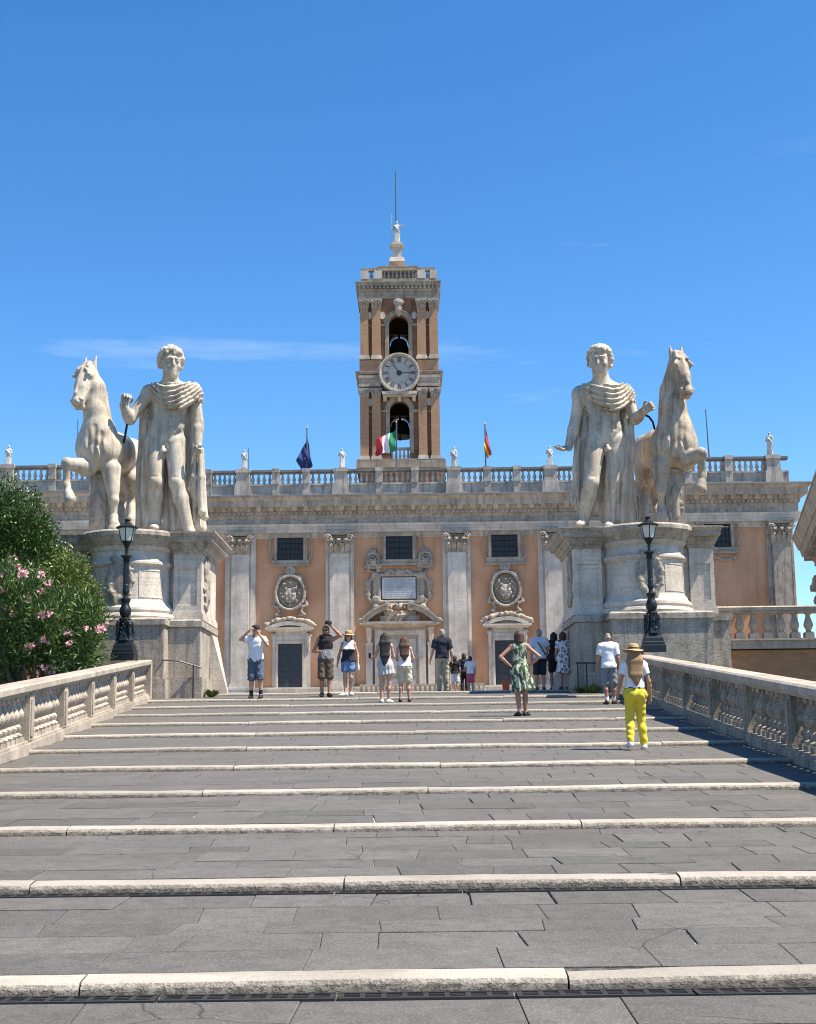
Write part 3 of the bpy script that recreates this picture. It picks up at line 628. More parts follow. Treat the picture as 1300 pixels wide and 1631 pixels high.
segs = [(WX0-.3, WX1+.3, DY, False), (EX0, WX0, WY, True), (WX1, EX1, WY, True)]
def level(name, mat, z0, z1, o0, o1):
    m = MB()
    for x0, x1, y, wing in segs:
        e = 1 if wing else 0
        m.frus((x0-o0*e, x1+o0*e, y-o0, y+8), z0, (x0-o1*e, x1+o1*e, y-o1, y+8), z1)
    return m
m = level('', '', ZC['wall'], ZC['wall']+.16, .30, .30)
for a, b, o in (('wall', 'arch', .34),): 
    h = (ZC['arch']-ZC['wall'])/3
    for k in range(3): mm = level('', '', ZC['wall']+h*k+.001*(k+1), ZC['wall']+h*(k+1), .36+.05*k, .36+.05*k+(.06 if k == 2 else 0)); m.add(mm.v, mm.f)
pm(m, 'architrave', 'trav_facade')
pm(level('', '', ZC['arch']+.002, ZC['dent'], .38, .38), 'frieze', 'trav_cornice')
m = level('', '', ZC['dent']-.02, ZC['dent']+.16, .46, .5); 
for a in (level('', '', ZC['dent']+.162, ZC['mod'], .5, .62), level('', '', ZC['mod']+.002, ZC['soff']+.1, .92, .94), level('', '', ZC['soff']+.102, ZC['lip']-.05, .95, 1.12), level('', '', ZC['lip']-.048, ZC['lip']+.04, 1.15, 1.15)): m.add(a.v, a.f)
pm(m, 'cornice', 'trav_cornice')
pm(level('', '', ZC['lip']+.042, ZC['lip']+.13, 1.17, 1.14), 'cornice_edge_strip', 'edge_dark')  # thin dark strip running along the top edge of the cornice
d1 = MB(); d2 = MB(); fz = MB()
for x0, x1, y, wing in segs:
    x = x0+.1
    while x < x1-.1:
        d1.box(x, x+.17, y-.60, y-.47, ZC['dent']-.12+.1, ZC['dent']+.158); x += .31
    x = x0+.25
    while x < x1-.3:
        d2.frus((x, x+.34, y-.68, y-.5), ZC['mod']-.28, (x, x+.34, y-.90, y-.5), ZC['mod']); x += .82
    x = x0+.6
    while x < x1-.6:
        zc = (ZC['arch']+ZC['fr'])/2+.02
        fz.prism([(x+.21*math.cos(a), zc+.21*math.sin(a)) for a in [PI*k/5 for k in range(10)] for _ in (0,)][:10], y-.43, y-.37)
        for s_ in (-1, 1): fz.prism([(x+s_*.35, zc-.05), (x+s_*.35+.5, zc-.05+.08), (x+s_*.35+.5, zc+.13), (x+s_*.35, zc+.07)] if s_ > 0 else [(x-.85, zc+.08), (x-.35, zc-.05), (x-.35, zc+.07), (x-.85, zc+.16)], y-.42, y-.37)
        x += 1.72
tag(pm(d1, 'dentil_row', 'trav_cornice'), kind='stuff'); tag(pm(d2, 'modillion_row', 'trav_cornice'), kind='stuff'); tag(pm(fz, 'frieze_carving', 'trav_grime'), kind='stuff')

def capital(cx, y, z0, z1, w, par):
    """Corinthian pilaster capital: bell, two rows of curled leaves, corner volutes, abacus, rosette"""
    m = MB(); h = z1-z0
    m.frus((cx-w*.40, cx+w*.40, y-.10, y+.3), z0, (cx-w*.46, cx+w*.46, y-.2, y+.3), z0+h*.82); m.box(cx-w*.42, cx+w*.42, y-.16, y+.3, z0-.05, z0+.06)
    m.frus((cx-w*.5, cx+w*.5, y-.4, y+.3), z0+h*.84, (cx-w*.54, cx+w*.54, y-.5, y+.3), z1)
    for row, (n, zb, zt, out) in enumerate(((4, 0.03, .42, .22), (3, .25, .66, .3))):
        for k in range(n):
            lx = cx+w*.82*((k+.5)/n-.5); lw = w*.82/n*.44
            zs = [zb, (zb+zt)/2, zt-.05, zt, zt-.10]; ys = [.14, .22, .30+row*.08, out+.24, out+.30]
            for j in range(4):
                wa, wb = lw*(1, 1.05, .95, .6, .25)[j], lw*(1, 1.05, .95, .6, .25)[j+1]
                m.add([(lx-wa, y-ys[j], z0+h*zs[j]), (lx+wa, y-ys[j], z0+h*zs[j]), (lx+wb, y-ys[j+1], z0+h*zs[j+1]), (lx-wb, y-ys[j+1], z0+h*zs[j+1]), (lx-wa, y-ys[j]+.09, z0+h*zs[j]), (lx+wa, y-ys[j]+.09, z0+h*zs[j]), (lx+wb, y-ys[j+1]+.06, z0+h*zs[j+1]), (lx-wb, y-ys[j+1]+.06, z0+h*zs[j+1])],
                      [(0, 1, 2, 3), (7, 6, 5, 4), (0, 3, 7, 4), (1, 5, 6, 2), (3, 2, 6, 7), (0, 4, 5, 1)])
    for s_ in (-1, 1):
        m.tube(spiral((cx+s_*w*.40, z0+h*.68), .2*w/1.5, 1.5, s_, y-.48, 14), [.075]*14+[.03], 5); m.tube([V(cx+s_*w*.1, y-.22, z0+h*.5), V(cx+s_*w*.2, y-.28, z0+h*.72), V(cx+s_*w*.36, y-.34, z0+h*.82)], [.05, .06, .06], 5)
        m.tube(spiral((cx+s_*w*.09, z0+h*.72), .09*w/1.5, 1.2, -s_, y-.3, 9), .04, 5)
    m.lathe([(.02, -.02), (.12, .0), (.1, .12), (.0, .14)], (cx, y-.36, z0+h*.86), 8)
    return pm(m, 'capital', 'trav_grime', par, 35)
def pilaster(x0, x1, i0, i1, y=DY, mat='trav_facade'):
    a, b, c, d = [FX(v, y) for v in (x0, x1, i0, i1)]
    m = MB(); m.box(a, b, y-.22, y+.1, PZ0, ZC['wall']-.003); m.box(c, d, y-.42, y-.22, PZ0+.1, FZ(882)); m.box(a+.12, c-.12, y-.26, y-.2, PZ0, ZC['wall']-.02)
    m.box(d+.12, b-.12, y-.26, y-.2, PZ0, ZC['wall']-.02)
    o = pm(m, 'pilaster', mat); capital((c+d)/2, y-.3, FZ(882)-.02, ZC['wall']-.005, (d-c)*1.42, o)
    m = MB(); zb = FZ(1088); m.box(a-.1, b+.1, y-.66, y, PZ0, zb-.3); m.box(c-.12, d+.12, y-.56, y-.2, zb-.299, zb-.12); m.box(c-.07, d+.07, y-.5, y-.2, zb-.119, zb); pm(m, 'pilaster_base', 'trav_facade', o)
pilaster(359.5, 407.7, 370, 397.5); pilaster(519, 564, 526, 556); pilaster(704.6, 749.5, 713, 742); pilaster(857, 905, 867, 898)
pilaster(1222, 1264, 1230, 1258, WY, 'trav_grime'); pilaster(205, 252, 214, 243); pilaster(1015, 1060, 1022, 1052, WY)
def prect(px0, py0, px1, py1, y=DY):
    mx_, my_ = (px0+px1)/2, (py0+py1)/2
    return P(px0, my_, y)[0], P(px1, my_, y)[0], P(mx_, py1, y)[2], P(mx_, py0, y)[2]
def window(pane, frame, y=DY, garland=False):
    a, b, c, d = prect(*pane, y); e, f, g, h = prect(*frame, y)
    m = MB(); e2, f2 = e+.25, f-.25
    m.box(e2, a, y-.2, y+.02, g+.3, h-.3); m.box(b, f2, y-.2, y+.02, g+.3, h-.3); m.box(e, f, y-.22, y+.02, d, h-.001); m.box(e+.1, f-.1, y-.22, y+.02, g+.12, c); m.box(e, f, y-.32, y+.02, g, g+.12)
    for (u, v) in ((a-.16, a-.06), (b+.06, b+.16)): m.box(u, v, y-.27, y-.2, c-.1, d+.1)
    m.box(a-.16, b+.16, y-.271, y-.22, d+.06, d+.16); m.box(a-.16, b+.16, y-.271, y-.22, c-.16, c-.06)
    for s_, xx in ((-1, e), (1, f)):
        m.tube(spiral((xx+s_*-.02, g+.55), .13, 1.2, s_, y-.16, 9), .05, 5); m.tube([V(xx, y-.14, g+.6), V(xx+s_*.1, y-.16, (g+h)/2), V(xx-s_*.03, y-.14, h-.35)], .06, 5); m.box(min(xx-s_*.3, xx), max(xx-s_*.3, xx), y-.25, y, h-.36, h-.05)
    o = pm(m, 'window', 'trav_relief')
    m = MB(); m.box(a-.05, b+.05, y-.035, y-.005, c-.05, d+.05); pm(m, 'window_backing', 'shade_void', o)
    for u0, u1 in ((a, (a+b)/2-.02), ((a+b)/2+.02, b)):
        for v0, v1 in ((c, (c+d)/2-.02), ((c+d)/2+.02, d)): m = MB(); m.box(u0+.002, u1-.002, y-.06, y-.04, v0+.002, v1-.002); pm(m, 'pane', 'glass_dark', o)
    m = MB(); mid = (a+b)/2
    for u in (a+.04, mid, b-.04): m.box(u-.045, u+.045, y-.13, y-.07, c, d)
    for t in (.02, .5, .98): z = c+(d-c)*t; m.box(a, b, y-.131, y-.069, z-.045, z+.045)
    for k in range(1, 6):
        if k != 3: u = a+(b-a)*k/6; m.box(u-.015, u+.015, y-.15, y-.132, c, d)
    for k in (1, 3): z = c+(d-c)*k/4; m.box(a, b, y-.155, y-.134, z-.02, z+.02)
    pm(m, 'window_grille', 'iron_dark', o)
window((442, 857, 483, 892.5), (431, 849.5, 495, 903)); window((615, 854.5, 657, 891), (604, 847, 669, 901)); window((782.6, 852, 824.3, 887.5), (771.6, 841.5, 836.6, 900))
window((1121, 835, 1163, 872), (1108, 827, 1175, 882), WY); window((92, 851, 134, 884), (79, 842, 147, 892), WY)
def festoon(x0, x1, z, y, par=pal):
    S = SDF(.05, .06); n = 9
    for k in range(n):
        t = k/(n-1); S.ell(V(x0+(x1-x0)*t, y-.1, z-.28*math.sin(PI*t)), .09+.03*math.sin(PI*t))
    for x in (x0, x1): S.cap(V(x, y-.1, z), V(x, y-.08, z-.45), .07, .03)
    sm_(S, 'carved_festoon', 'trav_relief', par)
festoon(FX(1140, WY), FX(1172, WY), FZ(886, WY, 1150), WY)
# carved shields
def shield(cx, zt, zb, w, y, crown=True, par=pal):
    S = SDF(.05, .035); h = zt-zb; A = [V(1, 0, 0), V(0, 0, 1), V(0, 1, 0)]; c = V(cx, y-.2, zb+h*.47)
    S.torus(c+V(0, -.12, .05), w*.43, h*.35, .115 if w > 1.5 else .08, A); S.torus(c+V(0, -.06, 0), w*.31, h*.25, .05, A); S.ell(c+V(0, .15, 0), (w*.42, .16, h*.33)); S.ell(c+V(0, -.05, -h*.04), (w*.2, .2, h*.16))
    for s_ in (-1, 1):
        S.poly([c+V(s_*w*.46, -.02, -h*.14), c+V(s_*w*.50, -.04, -h*.24), c+V(s_*w*.38, -.08, -h*.27), c+V(s_*w*.33, -.05, -h*.36), c+V(s_*w*.42, -.08, -h*.43), c+V(s_*w*.25, -.05, -h*.45)], [.11, .12, .09, .1, .11, .07])
        S.poly([c+V(s_*w*.38, -.02, h*.18), c+V(s_*w*.30, -.06, h*.34), c+V(s_*w*.14, -.08, h*.36)], [.09, .12, .1])
        S.ell(c+V(s_*w*.1, -.2, -h*.02), .1); S.ell(c+V(s_*w*.12, -.2, h*.1), .09); S.ell(c+V(s_*w*.09, -.2, -h*.12), .08)
    if crown: S.torus(c+V(0, -.02, h*.46), w*.13, h*.08, .08, A); S.ell(c+V(0, -.05, h*.44), (w*.1, .12, h*.07))
    for k in range(9): S.ell(c+V(rng.uniform(-.24, .24)*w, -.2, rng.uniform(-.2, .2)*h), rng.uniform(.05, .09))
    for k in range(8): a = 2*PI*k/8; S.ell(c+V(math.cos(a)*w*.27, -.14, math.sin(a)*h*.21), .075)
    return sm_(S, 'carved_shield', 'trav_grime', par)
for r in ((437, 906, 488, 977), (779.5, 899, 830.5, 971)):
    a, b, c, d = prect(*r); shield((a+b)/2, d+.05, c-.25, (b-a)*1.05, DY)
for r in ((583, 877, 606, 911), (666, 875, 689, 909)):
    a, b, c, d = prect(*r); shield((a+b)/2, d, c, b-a, DY)
# side doors with segmental pediments
def side_door(door, ped_, fr):
    a, b, c, d = prect(*door); e, f, g, h = prect(*ped_); i, j, _, _ = prect(*fr); y = DY
    o = MB(); o.box(i+.35, a, y-.25, y, PZ0+.2, d+.001); o.box(b, j-.35, y-.25, y, PZ0+.2, d+.001); o.box(i+.35, j-.35, y-.27, y, d+.002, d+.5); o.box(a-.16, a-.05, y-.31, y-.25, PZ0+.2, d+.2); o.box(b+.05, b+.16, y-.31, y-.25, PZ0+.2, d+.2); o.box(a-.16, b+.16, y-.315, y-.27, d+.1, d+.2)
    o.box(i+.1, i+.349, y-.18, y, PZ0+.2, g-.2); o.box(j-.349, j-.1, y-.18, y, PZ0+.2, g-.2); o.box(i+.3, j-.3, y-.22, y, d+.501, g-.1); o.box(i+.75, j-.75, y-.27, y-.22, d+.62, g-.25)
    for s_, xx in ((-1, i+.22), (1, j-.22)):
        o.tube(spiral((xx, g-.45), .2, 1.3, s_, y-.3, 10), .09, 6); o.tube([V(xx, y-.36, g-.35), V(xx, y-.33, g-.9), V(xx, y-.24, g-1.5)], [.17, .14, .07], 6)
    D = pm(o, 'doorway', 'trav_facade')
    z0 = g; o = MB(); o.frus((e+.25, f-.25, y-.3, y), z0-.12, (e+.05, f-.05, y-.62, y), z0+.02); o.box(e, f, y-.7, y, z0+.021, z0+.15)
    zr = z0+.151; H = h-.55-zr; hw = (f-e)/2-.05; Rr = (hw*hw+H*H)/(2*H); cz = zr+H-Rr; cx = (e+f)/2; th = math.asin(hw/Rr); n = 16
    out = [(cx+Rr*math.sin(-th+2*th*k/n), cz+Rr*math.cos(-th+2*th*k/n)) for k in range(n+1)]; inn = [(cx+(Rr-.27)*math.sin(-th*.88+2*th*.88*k/n), max(zr+.02, cz+(Rr-.27)*math.cos(-th*.88+2*th*.88*k/n))) for k in range(n+1)]
    for k in range(n):
        o.prism([inn[k], inn[k+1], out[k+1], out[k]], y-.66, y); 
    o.prism([(cx-hw*.86, zr)]+[(cx+hw*.86, zr)]+[(x, z) for x, z in reversed(inn)], y-.18, y-.02)
    pm(o, 'pediment', 'trav_facade', D)
    S = SDF(.05, .05)
    for k in range(2*n):
        t = -th*1.0+2*th*1.0*k/(2*n-1); S.ell(V(cx+(Rr+.16)*math.sin(t)+rng.uniform(-.05, .05), y-.45+rng.uniform(-.12, .1), cz+(Rr+.16)*math.cos(t)+rng.uniform(-.05, .08)), rng.uniform(.11, .19))
    sm_(S, 'carved_garland', 'trav_relief', D)
    for k, (u, v) in enumerate(((a, (a+b)/2-.008), ((a+b)/2+.008, b))):
        lf = MB(); lf.box(u, v, y-.06, y-.02, PZ0+.3, d); leaf = pm(lf, 'door_leaf', 'door_dark', D)
        z = d-.04
        while z > c-.1:
            bd = MB(); bd.frus((u+.06, v-.06, y-.10, y-.06), z-.34, (u+.06, v-.06, y-.085, y-.06), z-.02); pm(bd, 'board', 'door_dark', leaf); z -= .37
side_door((443.4, 1025.6, 481.4, 1101), (424, 978, 501, 1004), (432, 1000, 497, 1100)); side_door((789, 1020, 827, 1101), (768, 970, 846, 998), (776, 995, 842, 1100))
# central portal
a, b, c, d = prect(606, 1012, 661, 1101); e, f, g, h = prect(577, 958, 697, 992); y = DY
o = MB(); cx = (e+f)/2
for s_ in (-1, 1):
    o.box(*sorted((cx+s_*1.25, cx+s_*1.75)), y-.3, y, PZ0+.2, d); o.box(*sorted((cx+s_*1.3, cx+s_*1.42)), y-.37, y-.3, PZ0+.2, d); o.box(*sorted((cx+s_*1.9, cx+s_*2.35)), y-.34, y, PZ0+.2, d-.7); o.box(*sorted((cx+s_*1.86, cx+s_*2.4)), y-.42, y, d-.699, d-.5)
    xx = cx+s_*2.12; o.tube([V(xx, y-.55, g-.35), V(xx, y-.5, g-.9), V(xx, y-.3, g-1.5)], [.22, .18, .1], 7); o.tube(spiral((xx, g-.45), .2, 1.2, s_, y-.62, 10), .07, 6)
o.box(cx-1.75, cx+1.75, y-.31, y, d+.001, d+.35); o.box(cx-2.3, cx+2.3, y-.26, y, d+.351, g-.25)
POR = pm(o, 'doorway', 'trav_facade')
o = MB(); z0 = g-.05; o.frus((cx-2.3, cx+2.3, y-.4, y), z0-.3, (cx-2.6, cx+2.6, y-.85, y), z0-.1); o.box(cx-2.66, cx+2.66, y-.95, y, z0-.099, z0+.08)
H = h-z0-.35; hw = (f-e)/2; Rr = (hw*hw+H*H)/(2*H); cz = z0+H+.15-Rr; th = math.asin(hw/Rr); n = 22
arc = lambda t, r: (cx+r*math.sin(t), cz+r*math.cos(t))
for k in range(n):
    t0 = -th+2*th*k/n; t1 = -th+2*th*(k+1)/n
    if abs(t0+t1)/2 < th*.27: continue
    o.prism([arc(t0, Rr-.3), arc(t1, Rr-.3), arc(t1, Rr), arc(t0, Rr)], y-.9, y); o.prism([arc(t0, Rr+.001), arc(t1, Rr+.001), arc(t1, Rr+.12), arc(t0, Rr+.12)], y-1.0, y)
for s_ in (-1, 1):
    p = arc(s_*th, Rr-.08); o.tube(spiral((p[0]+s_*.08, p[1]-.05), .24, 1.6, s_, y-.9, 18), .08, 6); p = arc(s_*th*.27, Rr-.08); o.tube(spiral((p[0]-s_*.02, p[1]-.12), .24, 1.6, -s_, y-.9, 18, PI/2), .08, 6)
o.box(cx-1.35, cx-.3, y-.45, y, z0+.08, z0+.5); o.box(cx+.3, cx+1.35, y-.45, y, z0+.08, z0+.5); o.box(cx-1.1, cx+1.1, y-.36, y, z0+.081, z0+.85)
pm(o, 'scroll_pediment', 'trav_relief', POR)
S = SDF(.05, .05)
for k in range(26): S.ell(V(cx+rng.normal()*.28, y-.6+rng.uniform(-.15, .1), z0+.35+rng.uniform(0, .95)), rng.uniform(.07, .15))
sm_(S, 'carved_garland', 'trav_relief', POR)
S = SDF(.045, .04); zg = d+.5
for k in range(16):
    x = cx-1.6+3.2*k/15; S.cap(V(x-.12, y-.3, zg-.13), V(x+.12, y-.3, zg+.13), .04); S.cap(V(x+.12, y-.3, zg-.13), V(x-.12, y-.3, zg+.13), .04)
S.torus(V(cx, y-.28, zg), 1.85, .22, .06, [V(1, 0, 0), V(0, 0, 1), V(0, 1, 0)]); sm_(S, 'oval_grille', 'trav_relief', POR)
for u, v in ((cx-1.25, cx-.01), (cx+.01, cx+1.25)):
    lf = MB(); lf.box(u, v, y-.12, y-.02, PZ0+.3, d); leaf = pm(lf, 'door_leaf', 'trav_relief', POR)
    for k in range(3): z = d-.25-k*1.35; bd = MB(); bd.frus((u+.18, v-.18, y-.17, y-.121), z-1.1, (u+.18, v-.18, y-.17, y-.121), z); pm(bd, 'panel', 'trav_facade', leaf)
# inscription tablet with scrolled frame
a, b, c, d = prect(609, 920.5, 662, 954)
m = MB(); m.box(a, b, DY-.25, DY, c, d); TAB = pm(m, 'inscription_tablet', 'plaque')
m = MB()
for k in range(9):
    z = d-.16-(d-c-.3)*k/8; x = a+.14
    while x < b-.2:
        w = random.uniform(.08, .3); m.box(x, min(x+w, b-.12), DY-.253, DY-.25, z-.03, z+.03); x += w+.05
pm(m, 'lettering', 'plaque_ink', TAB)
S = SDF(.055, .06); A = [V(1, 0, 0), V(0, 0, 1), V(0, 1, 0)]; e, f, g, h = prect(583, 907, 690, 965)
for p, q in (((a-.2, c-.2), (b+.2, c-.2)), ((b+.2, c-.2), (b+.2, d+.2)), ((b+.2, d+.2), (a-.2, d+.2)), ((a-.2, d+.2), (a-.2, c-.2))): S.cap(V(p[0], DY-.15, p[1]), V(q[0], DY-.15, q[1]), .13)
for s_ in (-1, 1):
    X = (a+b)/2+s_*((b-a)/2+.45); S.cap(V(X-s_*.05, DY-.05, c-.3), V(X-s_*.05, DY-.05, d+.3), .28, .28, w=V(0, 1, 0), sw=.5)
    for zz, r in ((d+.15, .22), (c-.05, .22), (c-.6, .18)): S.poly(spiral((X, zz), r, 1.4, s_, DY-.25, 12), .075)
    for zz in (c+.25, (c+d)/2, d-.35): S.poly(spiral((X+s_*.55, zz), .18, 1.2, -s_, DY-.15, 10), .075)
    S.poly([V(X+s_*.3, DY-.15, d+.5), V(X+s_*.1, DY-.2, d+.2), V(X+s_*.45, DY-.15, d-.3), V(X+s_*.5, DY-.15, c), V(X+s_*.1, DY-.15, c-.4), V(X+s_*.4, DY-.15, c-.8)], .1)
    S.poly([V((a+b)/2+s_*.2, DY-.2, d+.4), V((a+b)/2+s_*.6, DY-.2, d+.5), V((a+b)/2+s_*.9, DY-.2, d+.32)], .11)
    S.poly([V((a+b)/2+s_*.2, DY-.2, c-.4), V((a+b)/2+s_*.6, DY-.2, c-.42), V((a+b)/2+s_*.9, DY-.2, c-.3)], .11)
S.ell(V((a+b)/2, DY-.2, d+.42), (.25, .2, .2)); sm_(S, 'scrolled_frame', 'trav_grime', TAB)
# landing parapet in front of the portal
m = MB(); z1 = FZ(1091.5, 92); m.box(FX(575), FX(765), 91.6, 92, z1-.16, z1); pm(m, 'landing_rail', 'trav_relief')
for k in range(26):
    if k == 0: lb = MB(); lb.lathe([(.1, 0), (.06, .1), (.13, .3), (.06, .6), (.1, .7)], seg=8); LBM = lb.mesh('landing_baluster', 'trav_relief', 40)
    x = FX(577)+k*(FX(763)-FX(577))/25; link('landing_baluster', LBM, pal, Vector((x, 91.8, z1-.86))-Vector(pal.location))
m = MB(); m.box(FX(430), FX(850), 91.4, DY-.61, PZ0-.3, z1-.86); pm(m, 'landing', 'trav_facade')
# roof balustrade
zb0, zb1, zr0, zr1 = FZ(796)+.01, FZ(771.5), FZ(754), FZ(749)
rb = MB(); hh = zr0-zb1; rb.lathe([(.12, 0), (.13, .1*hh), (.06, .18*hh), (.13, .36*hh), (.13, .44*hh), (.06, .75*hh), (.06, .85*hh), (.11, .9*hh), (.11, hh)], seg=10); RB = rb.mesh('baluster', 'trav_roof', 40)
m = MB(); rl = MB()
WINGZ = 0.0
for x0, x1, y in ((WX0-.2, WX1+.2, DY), (EX0+.1, WX0-.21, WY), (WX1+.21, EX1-.1, WY)):
    m.box(x0, x1, y-.25, y+1, zb0, zb1-.12); m.box(x0, x1, y-.33, y+1, zb1-.119, zb1-.001); rl.box(x0, x1, y-.2, y+.2, zr0+.001, zr0+.07); rl.box(x0, x1, y-.28, y+.28, zr0+.071, zr1)
ROOFB = pm(m, 'parapet', 'trav_roof'); pm(rl, 'parapet_rail', 'rail_dark', ROOFB)
def pier(px, big, y=DY):
    x = FX(px, y, 760); w = .46 if big else .25
    p = MB(); p.box(x-w, x+w, y-.42, y+.5, zb1+.001, zr0+.03); p.box(x-w*1.12, x+w*1.12, y-.5, y+.55, zr0+.031, zr1+.06)
    if big: p.frus((x-w*1.35, x+w*1.35, y-.5, y+.5), zb0+.02, (x-w*1.2, x+w*1.2, y-.46, y+.5), zb1)
    else: p.box(x-w, x+w, y-.36, y+.4, zb0+.02, zb1-.13)
    pm(p, 'parapet_pier', 'trav_roof', ROOFB); return x, w
piers = {}
for y, lst in ((DY, [(258, 0), (300, 0), (333, 0), (388, 1), (440, 0), (488, 0), (543, 1), (604, 0), (661, 0), (723, 1), (776, 0), (823, 0), (876, 1), (925, 0), (980, 0)]), (WY, [(-40, 0), (13, 1), (85, 0), (150, 0), (215, 0)]), (WY, [(1040, 0), (1095, 0), (1160, 0), (1231, 1)])):
    pos = sorted([pier(px, big, y) for px, big in lst])
    for (xa, wa), (xb, wb) in zip(pos[:-1], pos[1:]):
        s0, s1 = xa+wa, xb-wb
        if s1-s0 < .4 or s1 > 1e3: continue
        n = max(1, int(round((s1-s0)/.38)))
        for k in range(n): link('baluster', RB, ROOFB, Vector((s0+(s1-s0)*(k+.5)/n, y, zb1))-Vector(pal.location))
rf = MB(); rf.box(EX0+.3, EX1-.3, DY+1.2, DY+13.8, ZC['wall'], zb0+.2); pm(rf, 'flat_roof', 'trav_roof')

# ---------------------------------------------------------------- the bell tower
TY = 101.0
TX = lambda px, py=600: P(px, py, TY)[0]
TZ = lambda py, px=636: P(px, py, TY)[2]
tcx = TX(636, 600)
tow = thing('bell_tower', (tcx, TY+3.3, TZ(770)), 'brown brick bell tower with a round clock rising over the palace', 'tower')
def tm(mb, name, mat, parent=tow, smooth=None):
    me = mb.mesh(name, mat, smooth); me.transform(Matrix.Translation(-Vector(tow.location))); return link(name, me, parent)
U = 2200/TY*1.0       # pixels per metre at the tower front (approx.)
HWT = 62.5/21.6; DEP = 2*HWT
def arch_poly(x0, x1, z0, z1, ax0, ax1, zs, n=14):
    cx = (ax0+ax1)/2; r = (ax1-ax0)/2
    arcp = [(cx+r*math.cos(PI-PI*k/n), zs+r*math.sin(PI-PI*k/n)) for k in range(n+1)]
    return [(x0, z0), (ax0, z0)]+arcp+[(ax1, z0), (x1, z0), (x1, z1), (x0, z1)]
def stage(zb, zt, zs, zo, hw, name):
    """hollow stage open front and back through an arch"""
    m = MB(); r = 15.9/21.6
    for y0, y1 in ((TY, TY+.7), (TY+DEP-.7, TY+DEP)):
        m.prism(arch_poly(tcx-hw, tcx+hw, zo, zt, tcx-r, tcx+r, zs), y0, y1); m.box(tcx-hw, tcx+hw, y0, y1, zb, zo-.001)
    for s_ in (-1, 1): m.box(*sorted((tcx+s_*(hw-.001), tcx+s_*(hw-.7))), TY+.701, TY+DEP-.701, zb, zt)
    return tm(m, name, 'brick_dark')
body0 = MB(); body0.box(tcx-HWT-.1, tcx+HWT+.1, TY-.05, TY+DEP+.05, TZ(800), TZ(746)); tm(body0, 'base', 'brick_dark')
m = MB(); m.box(TX(567), TX(708), TY-.5, TY+DEP+.4, TZ(746), TZ(735)); m.box(TX(569), TX(706), TY-.4, TY+DEP+.3, TZ(735)+.001, TZ(732)); tm(m, 'base_moulding', 'trav_tower')
st1 = stage(TZ(732), TZ(598), TZ(653.6), TZ(731), HWT, 'lower_stage'); st2 = stage(TZ(592), TZ(452), TZ(516.6), TZ(570), HWT-.05, 'upper_stage')
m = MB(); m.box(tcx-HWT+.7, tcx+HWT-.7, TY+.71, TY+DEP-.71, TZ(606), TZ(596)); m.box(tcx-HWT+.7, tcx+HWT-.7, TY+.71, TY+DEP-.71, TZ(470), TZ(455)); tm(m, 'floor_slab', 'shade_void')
def tpil(px0, px1, py_top, py_bot, stg):
    a, b = TX(px0, (py_top+py_bot)/2), TX(px1, (py_top+py_bot)/2); zt, zb = TZ(py_top), TZ(py_bot)
    m = MB(); m.box(a, b, TY-.32, TY+.0, zb, zt); o = tm(m, 'pilaster', 'brick_tower', stg)
    m = MB(); m.box(a-.09, b+.09, TY-.44, TY, zb-.3, zb-.12); m.box(a-.05, b+.05, TY-.4, TY, zb-.119, zb); tm(m, 'pilaster_base', 'trav_facade', stg)
    c = MB(); h = .7; cxp = (a+b)/2; w = (b-a)
    c.frus((a-.01, b+.01, TY-.34, TY), zt+.001, (a-.1, b+.1, TY-.46, TY), zt+h*.75); c.box(a-.13, b+.13, TY-.5, TY, zt+h*.76, zt+h)
    for s_ in (-1, 1): c.tube(spiral((cxp+s_*w*.42, zt+h*.55), .15, 1.3, s_, TY-.48, 10), .05, 5)
    for k in (-1, 0, 1): c.frus((cxp+k*w*.3-.08, cxp+k*w*.3+.08, TY-.4, TY-.3), zt+.05, (cxp+k*w*.3-.05, cxp+k*w*.3+.05, TY-.5, TY-.36), zt+h*.42)
    tm(c, 'capital', 'trav_grime', stg)
    return a, b
for p in ((574, 587.6), (593, 606.7), (667, 680.5), (687, 700.7)): tpil(*p, 634, 727, st1)
for p in ((574, 587), (592.6, 606.5), (664.5, 678.5), (684, 697.5)): tpil(*p, 492, 567.5, st2)
for p in ((573, 607.5), (664, 698.5)): m = MB(); m.box(TX(p[0], 580), TX(p[1], 580), TY-.3, TY, TZ(591), TZ(575)); tm(m, 'pilaster_pedestal', 'brick_tower', st2)
# imposts, archivolts, small medallions
for (zs, stg, ztop_, med) in ((TZ(653.6), st1, 633, ((590, 641), (683.5, 641))), (TZ(516.6), st2, 490, ((589, 503), (609.5, 503), (660, 503), (680, 503)))):
    m = MB(); r = 15.9/21.6; n = 16
    for k in range(n):
        t0, t1 = PI*k/n, PI*(k+1)/n
        f_ = lambda t, q: (tcx+q*math.cos(t), zs+q*math.sin(t))
        m.prism([f_(t0, r+.0), f_(t0, r+.3), f_(t1, r+.3), f_(t1, r+.0)], TY-.12, TY+.3); m.prism([f_(t0, r+.301), f_(t0, r+.38), f_(t1, r+.38), f_(t1, r+.301)], TY-.17, TY)
    for s_ in (-1, 1): m.box(*sorted((tcx+s_*r, tcx+s_*(r+.75))), TY-.2, TY+.3, zs-.16, zs); m.box(*sorted((tcx+s_*r, tcx+s_*(r+.3))), TY-.1, TY+.3, zs-3.3, zs-.161); m.box(*sorted((tcx+s_*(r+1.9), tcx+s_*(r+1.35))), TY-.1, TY, zs-.15, zs-.02)
    tm(m, 'archivolt', 'trav_tower', stg)
    for px, py in med: e_ = MB(); e_.prism([(TX(px, py)+.2*math.cos(2*PI*k/14), TZ(py)+.3*math.sin(2*PI*k/14)) for k in range(14)], TY-.16, TY); tm(e_, 'medallion', 'trav_facade', stg)
